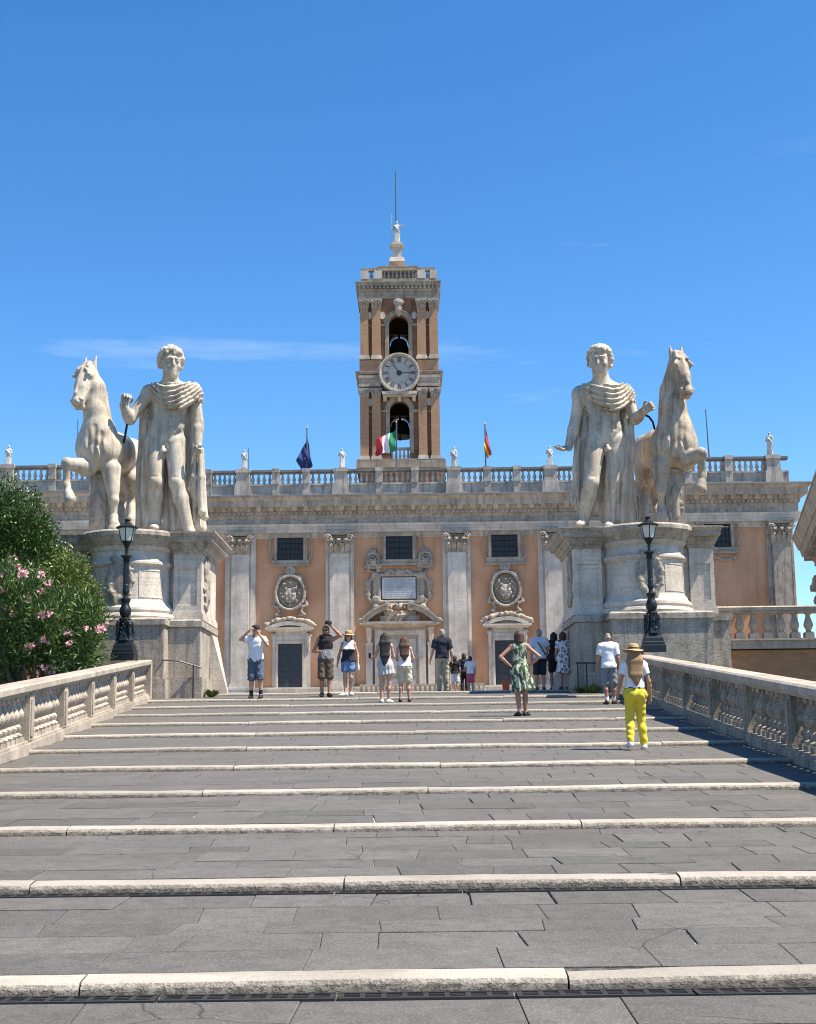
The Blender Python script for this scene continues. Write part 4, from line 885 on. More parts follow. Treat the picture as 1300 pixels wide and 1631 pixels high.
# cornices
def tl(z0, z1, o0, o1, mb): mb.frus((tcx-HWT-o0, tcx+HWT+o0, TY-o0, TY+DEP+o0), z0, (tcx-HWT-o1, tcx+HWT+o1, TY-o1, TY+DEP+o1), z1)
m = MB(); tl(TZ(598.5)+.06, TZ(594), .30, .36, m); tl(TZ(594)+.002, TZ(592), .40, .40, m); 
tm(m, 'middle_cornice', 'trav_tower')
for p0, p1 in ((572, 607), (665, 701)): m = MB(); m.box(TX(p0, 608), TX(p1, 608), TY-.4, TY, TZ(617), TZ(604)); m.box(TX(p0-1, 608), TX(p1+1, 608), TY-.46, TY, TZ(604)+.001, TZ(599.5)); tm(m, 'middle_frieze', 'trav_relief')
for s_ in (-1, 1): m = MB(); m.box(*sorted((tcx+s_*(HWT+.02), tcx+s_*(HWT-.6))), TY+.7, TY+DEP, TZ(617), TZ(599.5)); tm(m, 'side_frieze', 'trav_relief')
m = MB(); tl(TZ(476), TZ(472), .14, .15, m); tl(TZ(472)+.002, TZ(465), .11, .11, m); tm(m, 'upper_frieze', 'trav_tower')
m = MB(); tl(TZ(465)+.003, TZ(461), .16, .2, m); tl(TZ(456)+.003, TZ(451), .30, .33, m); tl(TZ(451)+.002, TZ(449.5), .36, .36, m); tl(TZ(461)+.002, TZ(456), .14, .14, m); tm(m, 'upper_cornice', 'trav_tower')
for k in range(20):
    x = tcx-HWT-.2+(2*HWT+.4)*(k+.5)/20; mm = MB(); mm.box(x-.09, x+.09, TY-.30, TY-.13, TZ(460.5), TZ(456)); tm(mm, 'bracket', 'trav_tower')
for s_ in (-1, 1):
    for k in range(10): y_ = TY+.2+k*.6; mm = MB(); mm.box(*sorted((tcx+s_*(HWT+.13), tcx+s_*(HWT+.30))), y_, y_+.2, TZ(460.5), TZ(456)); tm(mm, 'bracket', 'trav_tower')
# keystone crest over the upper arch
S = SDF(.05, .05); c = V(tcx, TY-.3, TZ(492)); S.ell(c, (.28, .2, .4)); S.ell(c+V(0, -.05, .4), (.36, .2, .25)); S.cap(c+V(0, 0, -.2), c+V(0, .1, -.55), .22, .13)
for k in range(14): a = 2*PI*k/14; S.ell(c+V(.34*math.cos(a), -.1, .4+.24*math.sin(a)), .085)
me = S.mesh('carved_crest', 'trav_grime'); me.transform(Matrix.Translation(-Vector(tow.location))); link('carved_crest', me, st2)
# clock
ck = V(tcx, TY, TZ(597.5)); R0 = 33/21.6; R1 = 28.3/21.6
def ydisc(mb, r0, r1, y0, y1, n=48):
    for k in range(n):
        a, b = 2*PI*k/n, 2*PI*(k+1)/n
        if r0 > 0: mb.prism([(ck[0]+r0*math.cos(a), ck[2]+r0*math.sin(a)), (ck[0]+r1*math.cos(a), ck[2]+r1*math.sin(a)), (ck[0]+r1*math.cos(b), ck[2]+r1*math.sin(b)), (ck[0]+r0*math.cos(b), ck[2]+r0*math.sin(b))], y0, y1)
    if r0 == 0: mb.prism([(ck[0]+r1*math.cos(2*PI*k/n), ck[2]+r1*math.sin(2*PI*k/n)) for k in range(n)], y0, y1)
m = MB(); ydisc(m, R1, R1+.1, TY-.78, TY-.3); ydisc(m, R1+.1005, R0-.05, TY-.9, TY-.3); ydisc(m, R0-.0495, R0, TY-.82, TY-.3); CL = tm(m, 'clock', 'trav_facade')
m = MB(); ydisc(m, 0, R1-.001, TY-.62, TY-.3); dl = tm(m, 'clock_dial', 'dial', CL)
m = MB(); ydisc(m, R1*.60, R1*.615, TY-.63, TY-.62); ydisc(m, R1*.97, R1*.985, TY-.63, TY-.62)
def stroke(mb, ang, p, q, w):
    ca, sa = math.cos(ang), math.sin(ang); tr = lambda u, v: (ck[0]+u*ca+v*sa, ck[2]-u*sa+v*ca)
    d = unit(V(*q)-V(*p)); n_ = V(-d[1], d[0])*w/2; c4 = [V(*p)-n_, V(*q)-n_, V(*q)+n_, V(*p)+n_]; pl = [tr(*c_) for c_ in c4]
    ar = sum(pl[i][0]*pl[(i+1) % 4][1]-pl[(i+1) % 4][0]*pl[i][1] for i in range(4)); mb.prism(pl if ar > 0 else pl[::-1], TY-.635, TY-.62)
ROM = ['XII', 'I', 'II', 'III', 'IV', 'V', 'VI', 'VII', 'VIII', 'IX', 'X', 'XI']
for k, t in enumerate(ROM):
    wd = {'I': .085, 'V': .16, 'X': .17}; tot = sum(wd[c_] for c_ in t); u = -tot/2; v0, v1 = R1*.66, R1*.93
    for c_ in t:
        w_ = wd[c_]; m_ = u+w_/2
        if c_ == 'I': stroke(m, 2*PI*k/12, (m_, v0), (m_, v1), .05)
        if c_ == 'V': stroke(m, 2*PI*k/12, (m_, v0), (m_-w_*.38, v1), .05); stroke(m, 2*PI*k/12, (m_, v0), (m_+w_*.38, v1), .03)
        if c_ == 'X': stroke(m, 2*PI*k/12, (m_+w_*.38, v0), (m_-w_*.38, v1), .05); stroke(m, 2*PI*k/12, (m_-w_*.38, v0), (m_+w_*.38, v1), .03)
        u += w_
tm(m, 'numerals', 'numeral', dl)
m = MB(); stroke(m, math.radians(90), (0, -.2), (0, R1*.78), .06); tm(m, 'clock_hand', 'numeral', CL); m = MB(); stroke(m, math.radians(-33), (0, -.15), (0, R1*.62), .06); ydisc(m, 0, .2, TY-.66, TY-.636, 20); tm(m, 'clock_hand', 'numeral', CL)
m = MB(); m.box(TX(609), TX(664), TY-.85, TY, TZ(631.5), TZ(627)); m.box(TX(612), TX(661), TY-.6, TY, TZ(633.5), TZ(631.5)-.001)
for px in (613, 636, 659): m.frus((TX(px)-.13, TX(px)+.13, TY-.2, TY), TZ(640), (TX(px)-.13, TX(px)+.13, TY-.75, TY), TZ(633))
tm(m, 'clock_shelf', 'trav_facade', CL)
# bells and bars
def bell(px, py_top, py_bot, R_):
    z1, z0 = TZ(py_top), TZ(py_bot); h = z1-z0; m = MB(); m.lathe([(R_, 0), (R_*.95, .06*h), (R_*.8, .25*h), (R_*.68, .55*h), (R_*.6, .8*h), (R_*.4, .95*h), (.1, h), (.08, h+.5)], (tcx, TY+DEP/2, z0), 20)
    m.lathe([(.07, -.25), (.1, -.15), (.05, 0), (.03, .3)], (tcx, TY+DEP/2, z0), 8)
    b_ = tm(m, 'bell', 'bell', tow, 40)
    m = MB(); m.tube([V(tcx-2.2, TY+DEP/2, z1+.4), V(tcx+2.2, TY+DEP/2, z1+.4)], .13, 6); tm(m, 'bell_beam', 'iron_dark', b_)
bell(636, 522, 549, 1.0); bell(636, 655, 683, 1.05)
m = MB()
for z in (TZ(556), TZ(563)): m.tube([V(tcx-2.2, TY+DEP*.5, z), V(tcx+2.2, TY+DEP*.5, z)], .05, 5)
m.tube([V(tcx, TY+DEP*.5, TZ(570)), V(tcx, TY+DEP*.5, TZ(550))], .04, 5); tm(m, 'tie_bar', 'iron_dark')
lb = MB(); hb_ = TZ(715)-TZ(731); lb.lathe([(.1, 0), (.05, .12*hb_), (.12, .35*hb_), (.05, .75*hb_), (.08, .9*hb_), (.08, hb_)], seg=8); LB2 = lb.mesh('baluster', 'trav_facade', 40)
for k in range(5): link('baluster', LB2, st1, Vector((tcx-.6+.3*k, TY+.35, TZ(731)))-Vector(tow.location))
m = MB(); m.box(tcx-.735, tcx+.735, TY+.22, TY+.48, TZ(715)+.001, TZ(711.5)); tm(m, 'balcony_rail', 'trav_facade', st1)
# top balustrade
zt0, zt1, zt2 = TZ(448.5), TZ(431), TZ(426.5)
tbm = MB(); hh = zt1-zt0-.25; tbm.lathe([(.12, 0), (.06, .12*hh), (.13, .35*hh), (.055, .75*hh), (.1, .9*hh), (.1, hh)], seg=8); TBM = tbm.mesh('baluster', 'trav_tower', 40)
m = MB(); hwT = 60.5/21.6; y0b, y1b = TY-.05, TY+DEP+.05
for yy in (y0b, y1b-.4): m.box(tcx-hwT, tcx+hwT, yy, yy+.4, zt0, zt0+.24); m.box(tcx-hwT, tcx+hwT, yy, yy+.4, zt1+.001, zt2)
for s_ in (-1, 1): m.box(*sorted((tcx+s_*hwT, tcx+s_*(hwT-.4))), y0b+.401, y1b-.401, zt0, zt0+.24); m.box(*sorted((tcx+s_*hwT, tcx+s_*(hwT-.4))), y0b+.401, y1b-.401, zt1, zt2)
tpar = tm(m, 'top_parapet', 'trav_tower')
for px0, px1 in ((573, 585), (594, 607), (663, 675.5), (683, 694.5)):
    for yy in (y0b, y1b-.4): m = MB(); m.box(TX(px0, 440)+.1, TX(px1, 440)+.1, yy-.03, yy+.43, zt0+.241, zt1); tm(m, 'parapet_pier', 'trav_facade', tpar)
for px in (589.5, 610.5, 617, 623.5, 630, 636.5, 643, 649.5, 656, 679): link('baluster', TBM, tpar, Vector((TX(px, 440)+.1, y0b+.2, zt0+.242))-Vector(tow.location))
m = MB(); m.box(TX(601, 422), TX(665, 422), TY+.8, TY+DEP-.8, zt0, TZ(422)); m.box(TX(600, 422), TX(666, 422), TY+.5, TY+DEP-.6, TZ(422), TZ(419.5)); tm(m, 'roof_block', 'trav_tower')
m = MB(); cxs = TX(632, 400); cyb = TY+2.0; 
tzs = lambda py: P(632, py, cyb)[2]
m.frus((cxs-.62, cxs+.62, cyb-.62, cyb+.62), tzs(420), (cxs-.52, cxs+.52, cyb-.52, cyb+.52), tzs(413)); m.frus((cxs-.4, cxs+.4, cyb-.4, cyb+.4), tzs(413), (cxs-.36, cxs+.36, cyb-.36, cyb+.36), tzs(396)); m.frus((cxs-.4, cxs+.4, cyb-.4, cyb+.4), tzs(396), (cxs-.56, cxs+.56, cyb-.56, cyb+.56), tzs(392)); m.box(cxs-.4, cxs+.4, cyb-.4, cyb+.4, tzs(392), tzs(388)); tm(m, 'statue_pedestal', 'trav_facade')

# ---------------------------------------------------------------- side palace on the right edge
A_ = P(1263, 860, 84.0); B_ = P(1300, 752, 63.0); B_[2] = A_[2]; d_ = unit((B_-A_)*V(1, 1, 0)); ang = math.atan2(d_[1], d_[0])
zg = Z_END+.012*(84-Y_END); sp = thing('side_palace', (A_[0], A_[1], zg), 'corner cornice of a palace jutting in at the right edge', 'building', None, ang); hz = A_[2]-zg; Ls = 24
m = MB()
for z0, z1, o0, o1 in ((-2.6, -1.9, 1.55, 1.5), (-1.9, -1.55, 1.45, 1.2), (-1.549, -1.15, 1.05, .85), (-1.149, -.72, .45, .35), (-.719, -.02, .28, .0), (0, .12, -.04, -.04)):
    m.frus((o0, Ls, o0, 9), hz+z0, (o1, Ls, o1, 9), hz+z1)
m.build('cornice', 'trav_cornice', sp)
m = MB(); m.box(1.7, Ls, 1.7, 9, 0, hz-2.4); m.build('wall', 'stucco', sp)
for k in range(22): x = 1.3+k*.95; mm = MB(); mm.box(x, x+.42, .5, 1.2, hz-1.15-.36, hz-1.152); mm.build('modillion', 'trav_cornice', sp)
dd = MB(); x = 1.25
while x < Ls-.5: dd.box(x, x+.2, 1.1, 1.4, hz-1.85, hz-1.56); x += .36
tag(dd.build('dentil_row', 'trav_cornice', sp), kind='stuff')
for k in range(3):
    x = 1.75+k*7; m = MB(); m.box(x, x+1.3, 1.35, 1.7, 0, hz-4.4); m.build('pilaster', 'trav_facade', sp); m = MB(); m.frus((x-.05, x+1.35, 1.2, 1.7), hz-4.4, (x-.25, x+1.55, .95, 1.7), hz-2.9); m.box(x-.3, x+1.6, .9, 1.7, hz-2.9, hz-2.61)
    for s_ in (-1, 1): m.lathe([(.2, -.2), (.24, 0), (.2, .2)], (x+.65+s_*.75, .95, hz-3.2), 8); m.lathe([(.15, -.2), (.2, 0), (.12, .25)], (x+.65+s_*.4, 1.05, hz-4.0), 8)
    m.build('capital', 'trav_relief', sp)

# ================================================================ FIGURES
def frame3(f, u=V(0, 0, 1)):
    f = unit(f); s_ = unit(np.cross(f, u)); return f, s_, np.cross(s_, f)     # forward, side (person's right), up
def head_prims(S, c, hf, s, hu=V(0, 0, 1), face=True, big=1.0):
    f, r, u = frame3(hf, hu); q = lambda a, b, d: c+(r*a+f*b+u*d)*s*big; z = s*big
    S.ell(q(0, -.012, .022), V(.074, .093, .098)*z, [r, f, u], .02*z); S.ell(q(0, .025, -.05), V(.056, .062, .068)*z, [r, f, u], .03*z)
    S.ell(q(0, .062, -.098), V(.024, .02, .02)*z, [r, f, u], .02*z)
    if face:
        S.cap(q(0, .083, .020), q(0, .102, -.030), .0085*z, .0125*z, .010*z)
        for e in (-1, 1):
            S.ell(q(e*.033, .094, .006), .014*z, k=.012*z, op='s'); S.ell(q(e*.033, .075, .004), .0145*z, k=.004*z)
            S.cap(q(e*.015, .088, .028), q(e*.05, .072, .024), .010*z, .009*z, .01*z); S.ell(q(e*.042, .058, -.03), .022*z, k=.02*z)
            S.ell(q(e*.076, -.005, -.005), V(.012, .022, .033)*z, [r, f, u], .01*z)
        S.cap(q(-.019, .080, -.062), q(.019, .080, -.062), .0065*z, .0065*z, .006*z); S.cap(q(-.015, .078, -.078), q(.015, .078, -.078), .007*z, .007*z, .006*z)
def hand_prims(S, wr, d, nrm, s, curl=.5, thumb=1, big=1.0):
    """wr wrist, d hand direction, nrm palm normal; five fingers with bends"""
    d = unit(d); nrm = unit(nrm-d*(nrm@d)); a = np.cross(nrm, d)*thumb; z = s*big
    k0 = wr+d*.012*z; k1 = wr+d*.085*z
    S.cap(k0, k1-d*.02*z, .030*z, .039*z, .02*z, w=nrm, sw=.48)
    L_ = (.078, .088, .082, .064)
    for i in range(4):
        b = k1+a*(.030-.020*i)*z-d*.012*z; c0 = curl; d1 = unit(d*math.cos(c0)+nrm*math.sin(c0)); d2 = unit(d*math.cos(2.2*c0)+nrm*math.sin(2.2*c0)); l = L_[i]*z
        m_ = b+d1*l*.52; S.cap(b, m_, .0098*z, .0092*z, .004*z); S.cap(m_, m_+d2*l*.48, .0092*z, .008*z, .004*z)
    t0 = wr+d*.028*z+a*.028*z; t1 = t0+unit(a*.8+d*.7+nrm*.45)*.042*z; S.cap(t0, t1, .0125*z, .0105*z, .01*z); S.cap(t1, t1+unit(d*.9+nrm*(.3+curl*.6)-a*.1*curl)*.032*z, .0105*z, .009*z, .005*z)
def foot_prims(S, an, tdir, s, r=1.0, o=0.0, sole=None):
    t = unit(tdir*V(1, 1, 0)); z0 = an[2]-.075*s; hl = V(an[0], an[1], z0+.032*s)-t*.03*s; ball = V(an[0], an[1], z0+.026*s)+t*.11*s; toe = V(an[0], an[1], z0+.02*s)+t*.165*s
    S.cap(an, hl, .036*s+o, .033*s+o, .02*s); S.cap(an, ball, .036*s+o, .028*s+o, .03*s); S.cap(hl, ball, .032*s+o, .036*s+o, .02*s, w=V(0, 0, 1), sw=.75); S.cap(ball, toe, .038*s+o, .028*s+o, .02*s, w=V(0, 0, 1), sw=.6)
def torso_prims(S, j, s, fwd, o=0.0, fem=False, neck=True):
    w = unit(fwd); sd = unit(j['shL']-j['shR']); k = .05*s
    ch, wa, pe = j['chest'], j['waist'], j['pelvis']
    hs_ = 1.0 if not fem else .93; hp = 1.0 if not fem else 1.14
    for e in (-1, 1):
        S.cap(ch+sd*e*.062*s*hs_+V(0, 0, .06*s), wa+sd*e*.05*s, (.098*hs_)*s+o, .082*s*(1 if not fem else .92)+o, k, w=w, sw=.98)
        S.cap(wa+sd*e*.05*s, pe+sd*e*.065*s*hp, .084*s*(1 if not fem else .92)+o, .098*s*hp+o, k, w=w, sw=.98)
        S.cap((j['neck']+ch)/2+V(0, 0, .02*s), j['sh'+('L' if e > 0 else 'R')], .055*s*hs_+o, .055*s*hs_+o, k)
        S.cap(j['neck']+V(0, 0, .02*s), j['sh'+('L' if e > 0 else 'R')]+V(0, 0, .012*s), .04*s+o, .04*s*hs_+o, k)
        S.ell(pe+sd*e*.06*s-w*.06*s-V(0, 0, .035*s), .082*s*hp+o, k=k)
        if fem: S.ell(ch+sd*e*.072*s+w*.085*s-V(0, 0, .02*s), .058*s+o, k=.04*s)
    if neck: S.cap(j['neck']-V(0, 0, .02*s), j['head']-V(0, 0, .06*s), .056*s*hs_+o, .052*s*hs_+o, .03*s)
def limb_arm(S, j, q, s, o=0.0, f1=1.0, fore=True, flat=False, slim=1.0):
    sh, el, wr = j['sh'+q], j['el'+q], j['wr'+q]
    S.cap(sh, sh+(el-sh)*f1, (.053*slim)*s+o, ((.053-.013*f1)*slim)*s+o, .03*s, flat=flat)
    if fore: m_ = el+(wr-el)*.3; S.cap(el, m_, .040*slim*s+o, .042*slim*s+o, .02*s); S.cap(m_, wr, .042*slim*s+o, .027*slim*s+o, .02*s)
def limb_leg(S, j, q, s, o=0.0, fwd=V(0, -1, 0), f1=1.0, low=1.0, flat=False, slim=1.0, ol=None):
    hp, kn, an = j['hip'+q], j['kn'+q], j['an'+q]; ol = o if ol is None else ol
    if f1 < 1: S.cap(hp, hp+(kn-hp)*f1, .088*slim*s+o, (.088-.030*f1)*slim*s+ol, .04*s, flat=False); S.cap(hp+(kn-hp)*f1*.5, hp+(kn-hp)*f1, (.088-.015*f1)*slim*s+o, (.088-.030*f1)*slim*s+ol, .01*s, flat=True); return
    S.cap(hp, kn, .088*slim*s+o, .056*slim*s+o, .04*s)
    if low > 0:
        m_ = kn+(an-kn)*.33-unit(fwd)*.018*s
        S.cap(kn, m_, .053*slim*s+o, .056*slim*s+o, .03*s); e_ = an if low >= 1 else kn+(an-kn)*low
        S.cap(m_, e_, .056*slim*s+o, (.036 if low >= 1 else .045)*slim*s+ol, .03*s)

# ---------------------------------------------------------------- colossal marble statues
SY = 41.35
def Jp(px, py, dy=0.0): return P(px, py, SY+dy)
def tamer(jp, label, head_dir, cloak, hands, mir):
    """jp: joints as (px, py, depth)"""
    s = 3.12; j = {k: Jp(*v) for k, v in jp.items()}; fwd = V(0, -1, 0); base = V(j['pelvis'][0], SY, ZPED-.02)
    root = thing('marble_statue', base, label, 'statue', 'colossal horse tamer statues')
    S = SDF(.028, .05*s)
    torso_prims(S, j, s*1.08, fwd)
    sd = unit(j['shL']-j['shR'])
    for e in (-1, 1):
        S.ell(j['chest']+sd*e*.078*s+fwd*.075*s+V(0, 0, .05*s), V(.085, .05, .062)*s, k=.035*s)
        for i in range(3): S.ell(j['waist']+sd*e*.034*s+fwd*(.083-.004*i)*s+V(0, 0, (.115-.065*i)*s), V(.034, .02, .030)*s, k=.012*s)
        S.ell(j['waist']+sd*e*.10*s+V(0, 0, -.02*s)+fwd*.01*s, V(.042, .065, .05)*s, k=.04*s)
        S.ell(j['chest']+sd*e*.125*s-V(0, 0, .02*s)+fwd*.03*s, V(.04, .06, .09)*s, k=.03*s)
        q = 'L' if e > 0 else 'R'
        S.ell(j['sh'+q]+V(0, 0, -.02*s)+sd*e*.01*s, V(.068, .068, .085)*s, k=.04*s)
        limb_arm(S, j, q, s, .014*s); limb_leg(S, j, q, s, .016*s)
        S.ell(j['kn'+q]+fwd*.035*s, V(.036, .03, .045)*s, k=.02*s); foot_prims(S, j['an'+q], j['to'+q]-j['an'+q], s*1.12)
        th = j['hip'+q]*.55+j['kn'+q]*.45; S.ell(th+fwd*.035*s+sd*e*.015*s, V(.06, .05, .14)*s, k=.05*s)
        hd, hn, curl = hands[q]; hand_prims(S, j['wr'+q], V(*hd), V(*hn), s, curl, e, 1.15)
    nv = j['waist']+fwd*.115*s
    S.cap(j['chest']+fwd*.135*s+V(0, 0, .10*s), nv-V(0, 0, .02*s), .012*s, .012*s, .02*s, op='s'); S.ell(nv-V(0, 0, .03*s), .016*s, k=.01*s, op='s')
    for e in (-1, 1):
        S.poly([j['pelvis']+fwd*.118*s-V(0, 0, .075*s)+sd*e*.015*s, j['pelvis']+fwd*.12*s+sd*e*.07*s-V(0, 0, .02*s), j['pelvis']+fwd*.075*s+sd*e*.145*s+V(0, 0, .055*s)], .014*s, .02*s, op='s')
        S.poly([j['chest']+fwd*.137*s+sd*e*.02*s-V(0, 0, .018*s), j['chest']+fwd*.135*s+sd*e*.09*s-V(0, 0, .03*s), j['chest']+fwd*.09*s+sd*e*.16*s+V(0, 0, .02*s)], .012*s, .02*s, op='s')
        for i in range(3): S.cap(j['waist']+fwd*(.112)*s+V(0, 0, (.085-.06*i)*s)+sd*e*.008*s, j['waist']+fwd*(.095)*s+V(0, 0, (.09-.06*i)*s)+sd*e*.07*s, .008*s, .008*s, .015*s, op='s')
        S.poly([j['chest']+fwd*.11*s+sd*e*.075*s-V(0, 0, .05*s), j['waist']+fwd*.095*s+sd*e*.082*s+V(0, 0, .05*s), j['waist']+fwd*.09*s+sd*e*.085*s-V(0, 0, .05*s)], .009*s, .02*s, op='s')
        q = 'L' if e > 0 else 'R'; S.cap(j['kn'+q]+fwd*.075*s+V(0, 0, .045*s)-sd*.03*s, j['kn'+q]+fwd*.075*s+V(0, 0, .045*s)+sd*.03*s, .009*s, .009*s, .015*s, op='s')
    g0 = j['pelvis']+fwd*.10*s-V(0, 0, .095*s); S.cap(g0, g0+fwd*.02*s-V(0, 0, .045*s), .017*s, .016*s, .01*s); S.ell(g0+fwd*(-.005)*s-V(.0, 0, .035*s), V(.034, .026, .028)*s, k=.01*s)
    S.cap(j['neck']-V(0, 0, .03*s), j['head']-V(0, 0, .04*s), .078*s, .066*s, .04*s)
    head_prims(S, j['head'], V(*head_dir), s, big=1.27)
    body = S.build('body', 'marble', root, base)
    # curly hair
    f, r, u = frame3(V(*head_dir)); H = SDF(.026, .006*s); z = s*1.27
    for k in range(240):
        v = unit(rng.normal(size=3)); a, b, c_ = v@r, v@f, v@u
        if c_ < -.5 or (b > .34 and c_ < .42) or (b > -.1 and c_ < -.15): continue
        H.ell(j['head']+(r*a*.090+f*(b*.104-.012)+u*(c_*.108+.026))*z, rng.uniform(.015, .024)*z)
    H.ell(j['head']+(f*-.022+u*.035)*z, V(.078, .088, .088)*z, [r, f, u]); H.cut(f, j['head']+f*.082*z)
    H.build('hair', 'marble', root, base)
    # cloak: swags over the chest, shoulder cape, long folds hanging behind
    C = SDF(.028, .03)
    sh = {'L': j['shL'], 'R': j['shR']}; cq = cloak['cover']; e = 1 if cq == 'L' else -1; oq = 'R' if cq == 'L' else 'L'
    A0 = sh[oq]+V(0, 0, .05*s)-sd*(-e)*.055*s; B0 = sh[cq]+V(0, 0, .055*s)
    GR = []
    for i in range(6):
        t = i/5; a = A0+fwd*(.045*s-.02*s*t)-V(0, 0, .01*s*i)*(.5); b = B0+sd*e*(-.05+.115*t)*s+fwd*(.05*s)*(1-t*.4)-V(0, 0, .10*s*t*t); sag = (.055+.135*t)*s; pts = []
        for n_ in range(11):
            q_ = n_/10; p_ = a*(1-q_)+b*q_; p_ = p_-V(0, 0, 1)*sag*4*q_*(1-q_)*.9+fwd*(.145*s*math.sin(PI*min(1, q_*1.05))**.7); pts.append(p_)
        C.poly(pts, .027*s, .022*s); GR.append(pts)
    xc_ = float(j['chest'][0])+e*.10; zc_ = float(j['chest'][2]); yc_ = float(j['chest'][1])
    C.ell(sh[cq]-V(0, 0, .01*s), V(.082, .098, .085)*s, k=.05*s); C.ell(A0, V(.05, .05, .045)*s, k=.03*s)
    for i in range(11):        # cape folds over the covered shoulder
        t = i/10; an_ = -1.9+2.6*t; d_ = sd*e*math.cos(an_)*.8-fwd*math.sin(an_)*1.0; C.cap(sh[cq]+V(0, 0, .055*s)+d_*.03*s, sh[cq]+d_*(.088+.012*(i % 2))*s-V(0, 0, .10*s), .024*s, .016*s+.006*s*(i % 2), .005*s)
    C.poly([A0-fwd*.0, (A0+B0)/2-fwd*.10*s, B0-fwd*.05*s], .05*s)
    n = 15
    for i in range(n):
        t = i/(n-1); tx = cloak['top'][0]+(cloak['top'][1]-cloak['top'][0])*t; bx = cloak['bot'][0]+(cloak['bot'][1]-cloak['bot'][0])*t
        dep = .46+.24*math.sin(i*2.3)+.14*(i % 2); yb_ = cloak['end'][0]+(cloak['end'][1]-cloak['end'][0])*t+4*math.sin(i*1.9)
        a = Jp(tx, cloak['y0']+6*abs(2*t-1), dep-.1); m_ = Jp(tx*.45+bx*.55+2.5*math.sin(i*1.3), (cloak['y0']+yb_)/2, dep+.06*math.cos(i*2.1)); b = Jp(bx+2*math.sin(i*2.7), yb_, dep-.02); r_ = .105+.03*(i % 3)
        C.cap(a, m_, r_*1.0, r_*1.15, .03); C.cap(m_, b, r_*1.15, r_*1.35, .03)
    for pts, rr in cloak.get('extra', []): C.poly([Jp(*p_) for p_ in pts], rr, .06)
    C.disp(lambda X, Y, Z: .02*np.sin(X*17+np.sin(Z*2.3)*1.5)*np.sin(Y*9+Z*.7))
    C.disp(lambda X, Y, Z: np.where((Z > zc_-.16*s) & (Z < zc_+.24*s) & (Y < yc_+.02*s), .036*np.sin(2*PI*((Z-zc_)-.85*(X-xc_)**2+.05*np.sin(X*4))/.155), 0))
    C.cut(V(0, 0, -1), V(0, 0, ZPED-.03))
    C.build('cloak', 'marble', root, base)
    return j, root
jl = dict(head=(272.5, 579, -.15), neck=(271, 612, .02), chest=(272, 645, 0), waist=(268, 679, -.02), pelvis=(263, 700, 0),
          shR=(238, 625, .05), elR=(207, 668, -.25), wrR=(197, 646, -.55), shL=(309, 624, .05), elL=(315, 672, .05), wrL=(315, 711, -.15),
          hipR=(247, 706, 0), knR=(248, 768, -.22), anR=(247, 835, .1), toR=(245, 846, -.4), hipL=(280, 706, 0), knL=(281, 769, -.25), anL=(301, 845, -.1), toL=(312, 852, -.5))
tamer(jl, 'marble nude man with one fist raised, nearer the oleander side', (.42, -1, -.08),
      dict(cover='L', top=(238, 300), bot=(223, 318), y0=622, end=(838, 838), extra=[([(314+d_, 716, y_), (313+d_*1.2, 760, y_), (314+d_*1.5, 800+3*d_, y_+.05), (313+d_*1.4, 836-abs(d_)*2, y_+.1)], [.05, .09, .10, .05]) for d_, y_ in ((-7, .15), (-3, -.02), (1, .12), (5, -.05), (8, .1))]+[([(226, 660, .3), (223, 740, .25), (221, 840, .3)], [.08, .1, .12]), ([(231, 650, .15), (229, 740, .1), (228, 842, .15)], [.08, .09, .11])]),
      dict(R=((.12, .15, 1), (.5, -.6, .1), 1.15), L=((.25, -.55, -.7), (-.5, -.6, .1), 1.15)), 1)
jr = dict(head=(955.5, 577, -.12), neck=(958, 609, .02), chest=(960, 643, 0), waist=(963, 678, -.02), pelvis=(965, 698, 0),
          shR=(924, 627, .05), elR=(916, 674, .1), wrR=(906, 712, -.1), shL=(996, 626, .05), elL=(1012, 668, -.12), wrL=(1025, 655, -.55),
          hipR=(948, 704, 0), knR=(942, 768, -.28), anR=(930, 829, .12), toR=(922, 842, -.4), hipL=(982, 704, 0), knL=(976, 765, -.15), anL=(971, 832, -.05), toL=(970, 846, -.5))
tamer(jr, 'marble nude man with open hand lowered, nearer the terrace side', (-.30, -1, -.05),
      dict(cover='L', top=(926, 996), bot=(917, 1002), y0=626, end=(800, 836), extra=[([(1000+d_, 668, y_), (1001+d_, 715, y_-.05), (995+d_*1.2, 760, y_+.05), (997+d_*1.4, 834, y_+.1)], [.07, .10, .09, .11]) for d_, y_ in ((-8, .2), (-3, .05), (2, .18), (6, .02))]+[([(921+d_, 700, y_), (919+d_, 750, y_), (921+d_, 798+d_*2, y_)], [.06, .09, .04]) for d_, y_ in ((-3, .1), (1, -.02), (5, .12))]),
      dict(R=((-.75, -.5, -.35), (.2, -.1, 1), .35), L=((.6, -.35, .35), (-.1, -.9, -.2), .8)), 1)

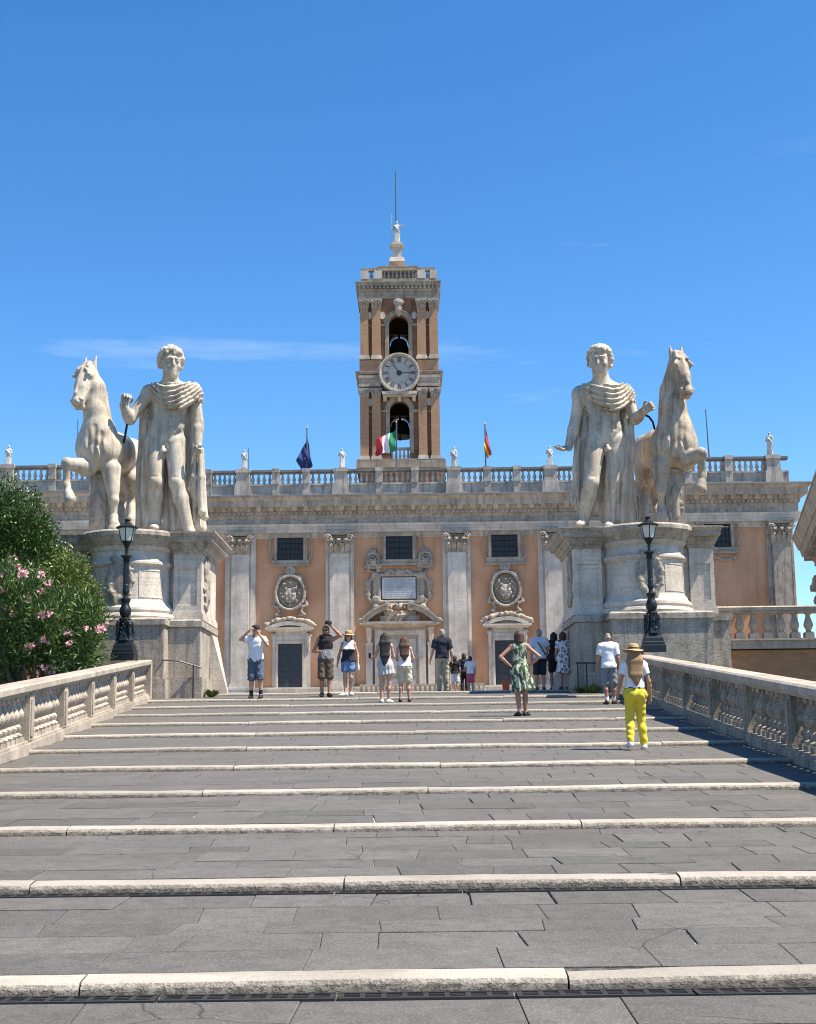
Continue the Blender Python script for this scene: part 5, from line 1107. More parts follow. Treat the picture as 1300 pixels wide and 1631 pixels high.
def horse(q, label, mirror, stain):
    J_ = {k: Jp(*v) for k, v in q.items() if k not in ('hup', 'mane', 'block')}; base = V(J_['belly'][0], SY, ZPED-.02)
    root = thing('horse_statue', base, label, 'statue', 'marble horses of the tamers'); S = SDF(.034, .16)
    g = lambda k: J_[k]
    S.cap(g('chest'), g('barrel'), .60, .62, .2); S.cap(g('barrel'), g('haunch'), .62, .62, .25); S.ell(g('chest')+V(0, -.12, -.05), (.52, .5, .62), k=.15)
    for n_ in ('shoulA', 'shoulB'): S.ell(g(n_), (.33, .42, .52), k=.12); S.ell(g(n_)+V(0, -.3, -.12), (.2, .2, .28), k=.1)
    S.ell(g('chest')*.5+g('shoulA')*.5+V(0, -.42, .05), (.22, .18, .3), k=.08); S.ell(g('chest')*.5+g('shoulB')*.5+V(0, -.42, .05), (.22, .18, .3), k=.08)
    S.cap(g('chest')+V(0, .05, .25), g('nbase'), .58, .50, .2); S.cap(g('nbase'), g('nmid'), .50, .37, .15); S.cap(g('nmid'), g('ntop'), .37, .32, .12)
    # head
    po, mu = g('poll'), g('muzzle'); hd = unit(mu-po); f, r, u = frame3(hd, V(*q['hup'])); ln = np.linalg.norm(mu-po)
    hs3 = 1.32; P3 = lambda a, b, c_: po+r*a*hs3+hd*b*ln+u*c_*hs3
    S.cap(g('ntop'), P3(0, .22, -.08), .34, .32, .1); S.cap(P3(0, .12, 0), P3(0, .55, .02), .29, .235, .08); S.cap(P3(0, .5, .02), P3(0, .92, -.02), .23, .19, .06); S.ell(P3(0, .33, -.2), V(.19, .32, .30), [r, hd, u], .08)
    S.cap(P3(0, .4, -.24), P3(0, .85, -.12), .15, .11, .05); S.ell(P3(0, .97, .0), V(.185, .13, .15), [r, hd, u], .08); S.cap(P3(-.07, 1.0, -.13), P3(.07, 1.0, -.13), .09, .09, .03)
    S.cap(P3(0, .15, .2), P3(0, .8, .15), .07, .055, .06)
    for e in (-1, 1):
        S.ell(P3(e*.17, .27, .09), .10, k=.08); S.ell(P3(e*.21, .30, .09), .05, k=.012); S.cap(P3(e*.15, .20, .17), P3(e*.22, .32, .19), .055, .045, .02); S.ell(P3(e*.13, .95, .075), .065, k=.015, op='s'); S.ell(P3(e*.15, .92, .03), .055, k=.04)
        S.cap(P3(e*.13, -.02, .02), P3(e*.15, -.30, .10), .10, .02, .04); S.cap(P3(e*.12, .45, -.02), P3(e*.1, .8, -.02), .075, .05, .05)
    for i in range(14): a_ = rng.uniform(-.13, .13); S.cap(P3(a_*.6, -.10, .12), P3(a_*1.2, .06+.14*rng.random(), .20+.03*rng.random()), .06, .035, .012)
    S.poly([g('nbase')+V(0, -.55, .1), g('chest')+V(0, -.66, .1), g('chest')+V(0, -.62, -.35)], .05, .08, op='s')
    for n_ in ('shoulA', 'shoulB'):
        o_ = g(n_)-g('chest'); S.poly([g('chest')+o_*.55+V(0, -.62, .4), g('chest')+o_*.45+V(0, -.62, 0), g('chest')+o_*.7+V(0, -.6, -.4)], .045, .07, op='s'); S.poly([g(n_)+o_*.45+V(0, .1, .45), g(n_)+o_*.5+V(0, .25, 0), g(n_)+o_*.3+V(0, .2, -.5)], .05, .08, op='s')
    # mane behind the neck
    for i in range(12):
        t = i/11; p_ = g('ntop')*(1-t)+g('nbase')*t; b_ = V(*q['mane']); S.cap(p_+b_*(.30+.10*t), p_+b_*(.42+.10*t)-V(0, 0, .12), .09, .05, .03)
    def leg(keys, rs, k=.08): S.poly([g(k_) for k_ in keys], rs, k)
    leg(('rE', 'rK'), (.30, .165)); S.ell(g('rK'), .175, k=.05); leg(('rK', 'rF'), (.13, .10)); S.ell(g('rF'), .135, k=.04); leg(('rF', 'rH'), (.10, .13)); hv = unit(g('rH')-g('rF')); S.cap(g('rH'), g('rH')+hv*.16, .155, .19, .02)
    leg(('sE', 'sK'), (.31, .15)); S.ell(g('sK'), .165, k=.05); leg(('sK', 'sF'), (.12, .10)); S.ell(g('sF'), .135, k=.04); leg(('sF', 'sH'), (.11, .14)); S.cap(g('sH'), g('sH')-V(0, 0, .13), .16, .2, .02)
    for z_ in 'ab':
        leg(('haunch', z_+'S', z_+'H', z_+'F'), (.52, .34, .165, .12), .15); S.cap(g(z_+'F'), V(g(z_+'F')[0], g(z_+'F')[1]-.08, ZPED+.05), .14, .2, .05)
    S.poly([g('haunch')+V(0, .5, .1), g('aS')+V(0, .75, .0), g('aH')+V(0, .6, 0), V(g('aH')[0], g('aH')[1]+.5, ZPED+.3)], (.16, .2, .18, .1), .08)
    S.disp(lambda X, Y, Z: .008*np.sin(X*9+np.sin(Z*5)*2)*np.sin(Y*8+Z*6)); S.build('body', 'marble_stain' if stain else 'marble', root, base)
    # carved support block under the belly
    x0, x1, y0_, y1_ = q['block']; a = Jp(x0, y1_, -.25); b = Jp(x1, y0_, -.25); w = b[0]-a[0]; X, Z0 = (a[0]+b[0])/2-base[0], 0.0; Z1 = b[2]-base[2]+.15; m = MB(); yf = -.30
    m.frus((X-w*.85, X+w*.75, yf-.22, yf+.9), 0, (X-w*.62, X+w*.6, yf-.08, yf+.8), .22); m.frus((X-w*.52, X+w*.52, yf, yf+.7), .22, (X-w*.46, X+w*.46, yf+.02, yf+.7), Z1); m.box(X-w*.52, X+w*.52, yf-.03, yf+.7, Z1-.26, Z1-.14)
    m.build('support_block', 'trav_relief', root)
    R_ = SDF(.03, .03); c = base+V(X, yf-.0, .22+(Z1-.22)*.33)
    for i in range(22): R_.ell(c+V(rng.uniform(-.34, .34)*w, 0, rng.uniform(-.42, .45)), V(rng.uniform(.04, .09), .05, rng.uniform(.04, .12)))
    R_.cap(c-V(0, 0, .35), c+V(0, 0, .4), .1, .13); R_.ell(c+V(0, 0, .5), .1); R_.build('carved_figure', 'trav_relief', root, base)
    return root
horse(dict(chest=(158, 716, -.2), barrel=(180, 722, .9), haunch=(203, 728, 2.0), belly=(180, 740, .4), shoulA=(138, 712, -.2), shoulB=(178, 718, -.1), nbase=(157, 690, -.25), nmid=(153, 655, -.3), ntop=(150, 618, -.3),
           poll=(143, 588, -.35), muzzle=(122, 643, -.85), hup=(-.45, -.9, .35), mane=(.75, .65, 0),
           rE=(140, 744, -.45), rK=(107, 738, -1.0), rF=(105, 772, -.9), rH=(109, 787, -.95), sE=(177, 748, -.3), sK=(181, 796, -.35), sF=(181, 824, -.25), sH=(182, 835, -.35),
           aS=(207, 762, 1.6), aH=(211, 795, 1.9), aF=(209, 828, 1.5), bS=(190, 762, 1.9), bH=(193, 798, 2.3), bF=(194, 826, 2.0), block=(142, 170, 757, 842)),
      'marble rearing horse with head turned aside, nearer the oleander side', False, False)
horse(dict(chest=(1074, 712, -.2), barrel=(1055, 716, .9), haunch=(1034, 722, 2.0), belly=(1060, 735, .4), shoulA=(1054, 712, -.1), shoulB=(1094, 708, -.2), nbase=(1075, 682, -.25), nmid=(1073, 648, -.3), ntop=(1074, 610, -.25),
           poll=(1078, 571, -.35), muzzle=(1095, 626, -.85), hup=(.3, -.95, .3), mane=(-.9, .45, 0),
           rE=(1092, 734, -.45), rK=(1117, 722, -1.0), rF=(1119, 757, -.85), rH=(1117, 770, -.9), sE=(1053, 742, -.3), sK=(1053, 782, -.35), sF=(1054, 808, -.25), sH=(1054, 819, -.35),
           aS=(1029, 752, 1.6), aH=(1025, 785, 1.9), aF=(1026, 815, 1.5), bS=(1050, 755, 1.9), bH=(1045, 790, 2.3), bF=(1046, 812, 2.0), block=(1062, 1088, 748, 828)),
      'marble rearing horse facing forward, nearer the terrace side', True, True)
# metal reins held by the two men
for pts, lab in (([Jp(203, 673, -.3), Jp(200, 690, -.1), Jp(197, 706, .3)], 'dark metal rein rod between the raised fist and its horse'), ([Jp(1026, 660, -.5), Jp(1034, 664, -.4), Jp(1040, 672, -.3), Jp(1043, 684, -.2)], 'curved dark rein rod between the open-handed man and his horse')):
    m = MB(); m.tube(pts, .035, 6); tag(m.build('rein_rod', 'iron_dark', None, 60), lab, 'rod')

# ---------------------------------------------------------------- small statues on the roof line
def roof_statue(px, py0, py1, Y, label, arm, spear=False, turn=0.0, name='roof_statue'):
    a = P(px, py1, Y); H = P(px, py0, Y)[2]-a[2]; s = H/1.75; root = thing(name, a, label, 'statue', 'small statues on the roof balustrade' if not spear else None, turn); S = SDF(.04*s, .05*s)
    v = lambda x, y, z: V(x, y, z)*s
    S.box_ = None
    S.cap(v(0, 0, .12), v(.0, 0, .95), .20*s, .15*s, w=V(0, 1, 0), sw=.8); S.cap(v(0, 0, .95), v(.02, 0, 1.33), .145*s, .17*s, w=V(0, 1, 0), sw=.75); S.cap(v(-.15, 0, 1.38), v(.17, 0, 1.36), .07*s); S.cap(v(.01, 0, 1.4), v(.01, 0, 1.55), .055*s); S.ell(v(.01, -.02, 1.63), V(.085, .1, .12)*s); S.ell(v(0, 0, .05), V(.26, .22, .07)*s)
    for i in range(7): x = -.16+.32*i/6; S.cap(v(x*.8, -.13, .95), v(x*1.1, -.17, .08), .03*s, .05*s, .02*s)
    S.poly([v(-.16, -.12, 1.35), v(.05, -.17, 1.1), v(.2, -.1, .85), v(.2, .02, .3)], .055*s)
    ex, ey, wx, wy = arm; S.poly([v(.2, 0, 1.36), v(ex, -.05, ey), v(wx, -.15, wy)], [.06*s, .05*s, .04*s]); S.poly([v(-.2, 0, 1.36), v(-.26, .0, 1.08), v(-.12, -.18, .98)], [.06*s, .05*s, .045*s])
    S.build('figure', 'marble_small', root)
    if spear: m = MB(); m.tube([v(-.34, -.1, .1), v(-.36, -.1, 2.25)], .022, 5); m.build('spear', 'marble_small', root)
    return root
roof_statue(13, 709, 743, WY, 'small pale roof statue at the far left end', (.28, 1.1, .1, 1.05))
roof_statue(389, 716, 747, DY, 'small pale roof statue standing next to a thin mast', (.27, 1.1, .22, .85))
roof_statue(544.5, 714, 746, DY, 'small pale roof statue between blue flag and tower', (.32, 1.2, .2, 1.02), turn=.4)
roof_statue(723.5, 711, 746, DY, 'small pale roof statue between tower and red-yellow flag', (.24, 1.1, .25, .85), turn=-.3)
roof_statue(876, 710, 742, DY, 'small pale roof statue beside the lowered marble hand', (.26, 1.1, .1, 1.0))
roof_statue(1227, 688, 724, WY, 'small pale roof statue on the right end pier', (.27, 1.12, .15, 1.0), turn=-.5)
roof_statue(632, 352, 388.3, TY+2.0, 'pale statue with a spear on top of the bell tower', (.38, 1.3, .52, 1.42), True, name='tower_statue')
# masts and flags
def mast(pts, r, label, name='mast'):
    m = MB(); m.tube(pts, [r, r*.6], 6); return tag(m.build(name, 'steel'), label, 'pole')
mast([P(632, 420, TY+2.9), P(630, 273, TY+2.9)], .07, 'tall thin lightning rod above the tower statue', 'lightning_rod')
mast([P(1133, 770, WY+1), P(1124, 652, WY+1)], .06, 'thin radio mast behind the right rearing horse')
mast([P(396.5, 748, DY+.6), P(396, 714, DY+.6)], .035, 'short thin mast beside the second roof statue')
mast([P(124, 742, WY+1), P(124, 668, WY+1)], .05, 'thin mast seen left of the turned horse head')
def flag(pole, cloth, label, mats, folds, Y):
    (ax, ay), (bx, by) = pole; a = P(ax, ay, Y); b = P(bx, by, Y); root = thing('flag', a, label, 'flag'); m = MB(); m.tube([V(0, 0, 0), b-a], [.06, .045], 6); m.build('pole', 'steel', root); m = MB(); m.lathe([(.02, -.08), (.08, 0), (.02, .09)], b-a, 8); m.build('finial', 'flag_yellow', root)
    nu, nv = 24, 14; me = MB(); g = []
    for u in range(nu+1):
        t = u/nu; top = np.array(cloth[0])*(1-t)+np.array(cloth[1])*t; bot = np.array(cloth[3])*(1-t)+np.array(cloth[2])*t
        for v in range(nv+1):
            q = v/nv; c = top*(1-q)+bot*q; p = P(c[0]+folds*.8*math.sin(q*7+t*4), c[1]+1.0*math.sin(t*9), Y-.05)-a; p[1] += .17*folds*t*math.sin(t*13+q*3.0)+.08*math.sin(q*6+t*5); g.append(p)
    fs = [(u*(nv+1)+v, u*(nv+1)+v+1, (u+1)*(nv+1)+v+1, (u+1)*(nv+1)+v) for u in range(nu) for v in range(nv)]
    me.add(g, fs); o = me.mesh('cloth', [x for x in mats['m']], 180)
    for i, pl in enumerate(o.polygons): u, v = divmod(i, nv); pl.material_index = mats['f'](u/nu, v/nv)
    link('cloth', o, root)
flag(((632.5, 770), (631.5, 672)), ((631, 684), (599, 700), (598, 726), (631, 717)), 'green white and red flag hanging before the tower arch', dict(m=['flag_green', 'flag_white', 'flag_red'], f=lambda u, v: min(2, int(u*3))), 1.2, 98.6)
flag(((489, 752), (489, 681)), ((489.5, 697), (472, 733), (482, 752), (498, 742)), 'dark blue flag drooping on the roof', dict(m=['flag_blue', 'flag_yellow'], f=lambda u, v: 1 if abs(u-.45) < .04 and abs(v-.5) < .05 else 0), .7, DY+1.3)
flag(((774, 747), (772.5, 675)), ((773, 680), (771, 715), (777, 731), (783, 722)), 'red and yellow flag drooping on the roof', dict(m=['flag_red', 'flag_yellow'], f=lambda u, v: 1 if u > .42 else 0), .7, DY+1.3)

# ---------------------------------------------------------------- lamp posts
def lamp(px, py_foot, py_top, Y, label):
    a = P(px, py_foot, Y); H = P(px, py_top, Y)[2]-a[2]; s = H/3.9; root = thing('street_lamp', a, label, 'street lamp', 'cast iron lamp posts at the ramp top'); root.scale = (s, s, s)
    m = MB(); m.lathe([(.45, 0), (.45, .20), (.41, .22), (.41, .30), (.38, .32), (.36, .42), (.32, .48), (.28, .56)], seg=4, a0=PI/4); m.build('base', 'iron', root); m = MB(); m.lathe([(.46, -.9), (.46, -.002)], seg=4, a0=PI/4); m.build('stone_footing', 'trav_plinth', root)
    m = MB(); m.lathe([(.27, .56), (.235, .66), (.19, .82), (.165, 1.0), (.16, 1.1), (.18, 1.16), (.13, 1.2)], seg=8, a0=PI/8); m.build('foot', 'iron', root, 30)
    S = SDF(.014, .015)
    for k in range(4):
        an = PI/2*k-PI/2; d = V(math.cos(an), math.sin(an), 0); t = V(-d[1], d[0], 0)
        for i in range(9): S.ell(d*(.205-.02*(i/4))+t*rng.uniform(-.1, .1)+V(0, 0, .68+.42*rng.random()), rng.uniform(.022, .04))
        for e in (-1, 1): S.poly([d*.17+t*e*.14+V(0, 0, 1.08), d*.19+t*e*.165+V(0, 0, 1.0), d*.185+t*e*.14+V(0, 0, .94), d*.21+t*e*.19+V(0, 0, .7)], [.035, .03, .025, .02])
    S.build('ornament', 'iron', root)
    m = MB(); m.lathe([(0.084, 1.17), (0.101, 1.22), (0.155, 1.30), (0.168, 1.38), (0.155, 1.46), (0.118, 1.53), (0.101, 1.6), (0.126, 1.66), (0.143, 1.70), (0.143, 1.74), (0.076, 1.76), (0.059, 1.8), (0.063, 1.85), (0.097, 1.92), (0.101, 1.97), (0.076, 2.03), (0.088, 2.08), (0.084, 2.12), (0.063, 2.15)], seg=16); m.build('shaft_vase', 'iron', root, 40)
    m = MB(); n = 20
    pr = []
    for z in (2.14, 2.75): pr.append([((.078 if k % 2 else .066)*math.cos(2*PI*k/n), (.078 if k % 2 else .066)*math.sin(2*PI*k/n), z) for k in range(n)])
    m.add(pr[0]+pr[1], [(k, (k+1) % n, (k+1) % n+n, k+n) for k in range(n)]); m.lathe([(.07, 2.74), (.1, 2.8), (.08, 2.84), (.1, 2.88), (.17, 2.92), (.17, 2.95), (.05, 2.98), (.04, 3.08), (.055, 3.12), (.04, 3.17), (.07, 3.2), (.075, 3.22), (.13, 3.32), (.17, 3.34), (.17, 3.355)], seg=16); m.build('shaft', 'iron', root, 40)
    lg = MB().lathe([(.12, 3.340), (.165, 3.345), (.165, 3.362), (.12, 3.366)], seg=6, a0=PI/6).build('lantern_frame', 'iron', root)
    for k in range(6):
        a0_, a1_ = PI/6+PI/3*k+.04, PI/6+PI/3*(k+1)-.04; q_ = lambda an, r_, z_: (r_*math.cos(an), r_*math.sin(an), z_)
        MB().hexa([q_(a0_, .145, 3.366), q_(a0_, .155, 3.366), q_(a1_, .155, 3.366), q_(a1_, .145, 3.366)], [q_(a0_, .235, 3.718), q_(a0_, .245, 3.718), q_(a1_, .245, 3.718), q_(a1_, .235, 3.718)]).build('pane', 'lamp_glass', root)
    for k in range(6):
        an = PI/6+PI/3*k; b = MB(); b.tube([V(.162*math.cos(an), .162*math.sin(an), 3.35), V(.252*math.cos(an), .252*math.sin(an), 3.73)], .014, 5); b.build('lantern_bar', 'iron', lg)
    m = MB(); m.lathe([(.30, 3.72), (.31, 3.75), (.25, 3.79), (.19, 3.80), (.12, 3.87), (.09, 3.88), (.06, 3.92), (.085, 3.96), (.08, 3.99), (.03, 4.0)], seg=18); m.build('lantern_roof', 'iron', root, 40)
lamp(198, 1053, 832, 37.4, 'black iron lamp post in front of the left pedestal'); lamp(1041, 1040, 828, 37.6, 'black iron lamp post in front of the right pedestal')
# handrails beside the pedestals
for pts, posts, lab in (([(258, 1051, 39.2), (285, 1053, 39.6), (322, 1064, 39.9)], [(308, 1058, 1111, 39.8)], 'thin dark handrail against the left pedestal'), ([(917, 1056, 39.8), (950, 1056, 39.6)], [(920, 1056, 1098, 39.8), (934, 1056, 1098, 39.7)], 'thin dark handrail against the right pedestal')):
    a = P(*pts[0]); root = thing('handrail', (a[0], a[1], ztread(a[1])), lab, 'handrail'); o = V(*root.location); m = MB(); m.tube([P(*p)-o for p in pts], .022, 6); m.build('rail', 'iron', root)
    for px, y0, y1, Y in posts: t = P(px, y0, Y); m = MB(); m.tube([V(t[0], t[1], ztread(Y)-.02)-o, t-o], .018, 6); m.build('post', 'iron', root)

# ---------------------------------------------------------------- trees and shrubs
def foliage(root, blobs, ncl, per, L_, W_, mat, spread, up=.35, name='crown', seed=1):
    """leaf-sized faces in clumps over the crown volume"""
    R = np.random.default_rng(seed); vol = np.array([np.prod(b[1])**.67 for b in blobs]); cen = []
    while len(cen) < ncl:
        c, r = blobs[R.choice(len(blobs), p=vol/vol.sum())]; d = unit(R.normal(size=3)); lump = 1+.14*math.sin(d[0]*5+c[0]*3)*math.sin(d[2]*6+c[1])+.10*math.sin(d[1]*9+d[2]*7)
        f = R.random()**.38; cen.append((np.array(c)+d*np.array(r)*f*lump, d, f))
    C = np.array([c for c, d, f in cen]); D = np.array([d for c, d, f in cen]); n = ncl*per
    ci = np.repeat(np.arange(ncl), per); p = C[ci]+R.normal(size=(n, 3))*spread; ax = D[ci]*.9+R.normal(size=(n, 3))*.55+V(0, 0, up); ax /= np.linalg.norm(ax, axis=1)[:, None]
    sd = np.cross(ax, R.normal(size=(n, 3))); sd /= np.linalg.norm(sd, axis=1)[:, None]; nm = np.cross(ax, sd); l = L_*R.uniform(.6, 1.25, (n, 1)); w = W_*R.uniform(.7, 1.2, (n, 1))
    v = np.stack([p, p+ax*l*.45+sd*w*.5+nm*w*.12, p+ax*l-nm*l*.10, p+ax*l*.45-sd*w*.5+nm*w*.12], 1).reshape(-1, 3); q = np.arange(4*n).reshape(n, 4)
    me = bpy.data.meshes.new(name); me.vertices.add(4*n); me.vertices.foreach_set('co', v.astype(np.float32).ravel()); tri = np.concatenate([q[:, [0, 1, 2]], q[:, [0, 2, 3]]], 0)
    me.loops.add(tri.size); me.loops.foreach_set('vertex_index', tri.astype(np.int32).ravel()); me.polygons.add(len(tri)); me.polygons.foreach_set('loop_start', np.arange(0, tri.size, 3, dtype=np.int32)); me.update(calc_edges=True); me.materials.append(MATS[mat])
    return link(name, me, root), cen
def stems(root, base_r, tips, name='trunk', z0=-.3):
    m = MB()
    for (sx, sy, r), tip in tips:
        tip = np.array(tip); mid = V(sx, sy, 0)*.5+tip*.5+V(rng.uniform(-.15, .15), rng.uniform(-.15, .15), .1); m.tube([V(sx, sy, z0), V(sx, sy, .3)+V(rng.uniform(-.05, .05), 0, 0), mid, tip], [r, r*.85, r*.55, r*.15], 7)
    return m.build(name, 'bark', root, 60)
def plant(name, px, Y, label, cat, blobs_px, **k):
    b = P(px, 1060, Y); z = zk(Y)-.35; root = thing(name, (b[0], Y, z), label, cat); o = V(b[0], Y, z); bl = []
    for bx, by, dy, rx, ry, rz in blobs_px: bl.append((P(bx, by, Y+dy)-o, (rx, ry, rz)))
    fo, cen = foliage(root, bl, **k)
    tips = [((rng.uniform(-.15, .15), rng.uniform(-.15, .15), .09), c*.85) for c, r in bl for _ in (0, 1)]+[((0, 0, .11), cen[i][0]*.9) for i in range(0, len(cen), max(1, len(cen)//14))]
    stems(root, .1, tips); return root, bl, cen
plant('laurel_tree', -5, 38.6, 'dark green dense evergreen tree at the left edge', 'tree', [(-20, 850, 0, 1.75, 1.4, 1.9), (30, 860, .1, 1.05, 1.1, 1.15), (40, 930, -.1, 1.15, 1.1, 1.3), (-20, 980, 0, 1.7, 1.3, 1.6), (60, 985, .1, 1.0, 1.0, 1.3)], ncl=2100, per=26, L_=.11, W_=.046, mat='leaf_laurel', spread=.11, seed=3)
plant('privet_shrub', 115, 38.0, 'bright green bushy shrub touching the left pedestal', 'shrub', [(108, 935, .1, .75, .75, 1.0), (128, 1000, 0, .62, .7, .95), (95, 1010, -.1, .85, .75, 1.0)], ncl=800, per=26, L_=.10, W_=.042, mat='leaf_shrub', spread=.10, seed=5)
oroot, obl, ocen = plant('oleander_shrub', 45, 35.2, 'pink flowering oleander shrub behind the left balustrade', 'shrub', [(20, 960, 0, .95, .9, 1.05), (75, 1000, -.1, .95, .9, 1.0), (125, 1035, -.1, .65, .7, .7), (0, 1030, 0, 1.1, .9, .95), (140, 985, .1, .4, .5, .5)], ncl=760, per=24, L_=.20, W_=.036, mat='leaf_oleander', spread=.13, up=.6, seed=9)
fl = 0
for px, py, n in ((30, 905, 9), (37, 913, 9), (67, 914, 5), (5, 940, 8), (45, 955, 7), (65, 980, 10), (77, 978, 9), (3, 970, 6), (22, 978, 6), (48, 1030, 10), (40, 1036, 9), (57, 1025, 7), (107, 1008, 7), (109, 1027, 5), (165, 998, 8), (158, 1003, 6), (70, 1063, 5), (85, 1068, 4), (72, 1020, 6), (0, 918, 7), (78, 930, 5), (66, 942, 4), (20, 890, 3), (140, 1000, 3)):
    c = P(px, py, 34.45+rng.uniform(-.1, .3))-V(*oroot.location); m = MB()
    for k in range(n*3):
        p = c+np.clip(rng.normal(size=3), -1.4, 1.4)*V(.07, .07, .055); ax = unit(rng.normal(size=3)+V(0, -.6, .5)); t1 = unit(np.cross(ax, rng.normal(size=3))); t2 = np.cross(ax, t1)
        for i in range(4): a = 2*PI*i/4; d = t1*math.cos(a)+t2*math.sin(a); e = t1*math.cos(a+1.2)+t2*math.sin(a+1.2); m.add([p, p+d*.034+ax*.008, p+(d+e)*.030+ax*.014, p+e*.02+ax*.006], [(0, 1, 2, 3)])
    m.build('flower_cluster', 'petal', oroot)
def weed(px, py, Y, label, n, h):
    b = P(px, py, Y); z = ztread(Y); root = thing('weed', (b[0], Y, z), label, 'plant'); m = MB()
    for k in range(n):
        a = rng.uniform(0, 2*PI); r = rng.uniform(0, .12)*h*2; p = V(r*math.cos(a), r*math.sin(a), 0); d = unit(V(math.cos(a)*.8, math.sin(a)*.8, rng.uniform(.5, 1.6))); l = h*rng.uniform(.4, 1.1); s_ = unit(np.cross(d, V(0, 0, 1)))*l*.12
        m.add([p, p+d*l*.5+s_, p+d*l-V(0, 0, l*.15), p+d*l*.5-s_], [(0, 1, 2), (0, 2, 3)])
    m.build('leaves', 'weed', root); m = MB()
    for k in range(5): a = k*1.3; m.tube([V(0, 0, -.02), V(math.cos(a)*.1*h, math.sin(a)*.1*h, h*.5)], .006, 4)
    m.build('stem', 'weed', root)
weed(336, 1108, 40.4, 'small green weed at the foot of the left pedestal', 150, .32); weed(942, 1103, 39.6, 'leafy weed at the foot of the right pedestal', 70, .4); weed(922, 1104, 39.85, 'dark low weed under the right handrail', 60, .3)

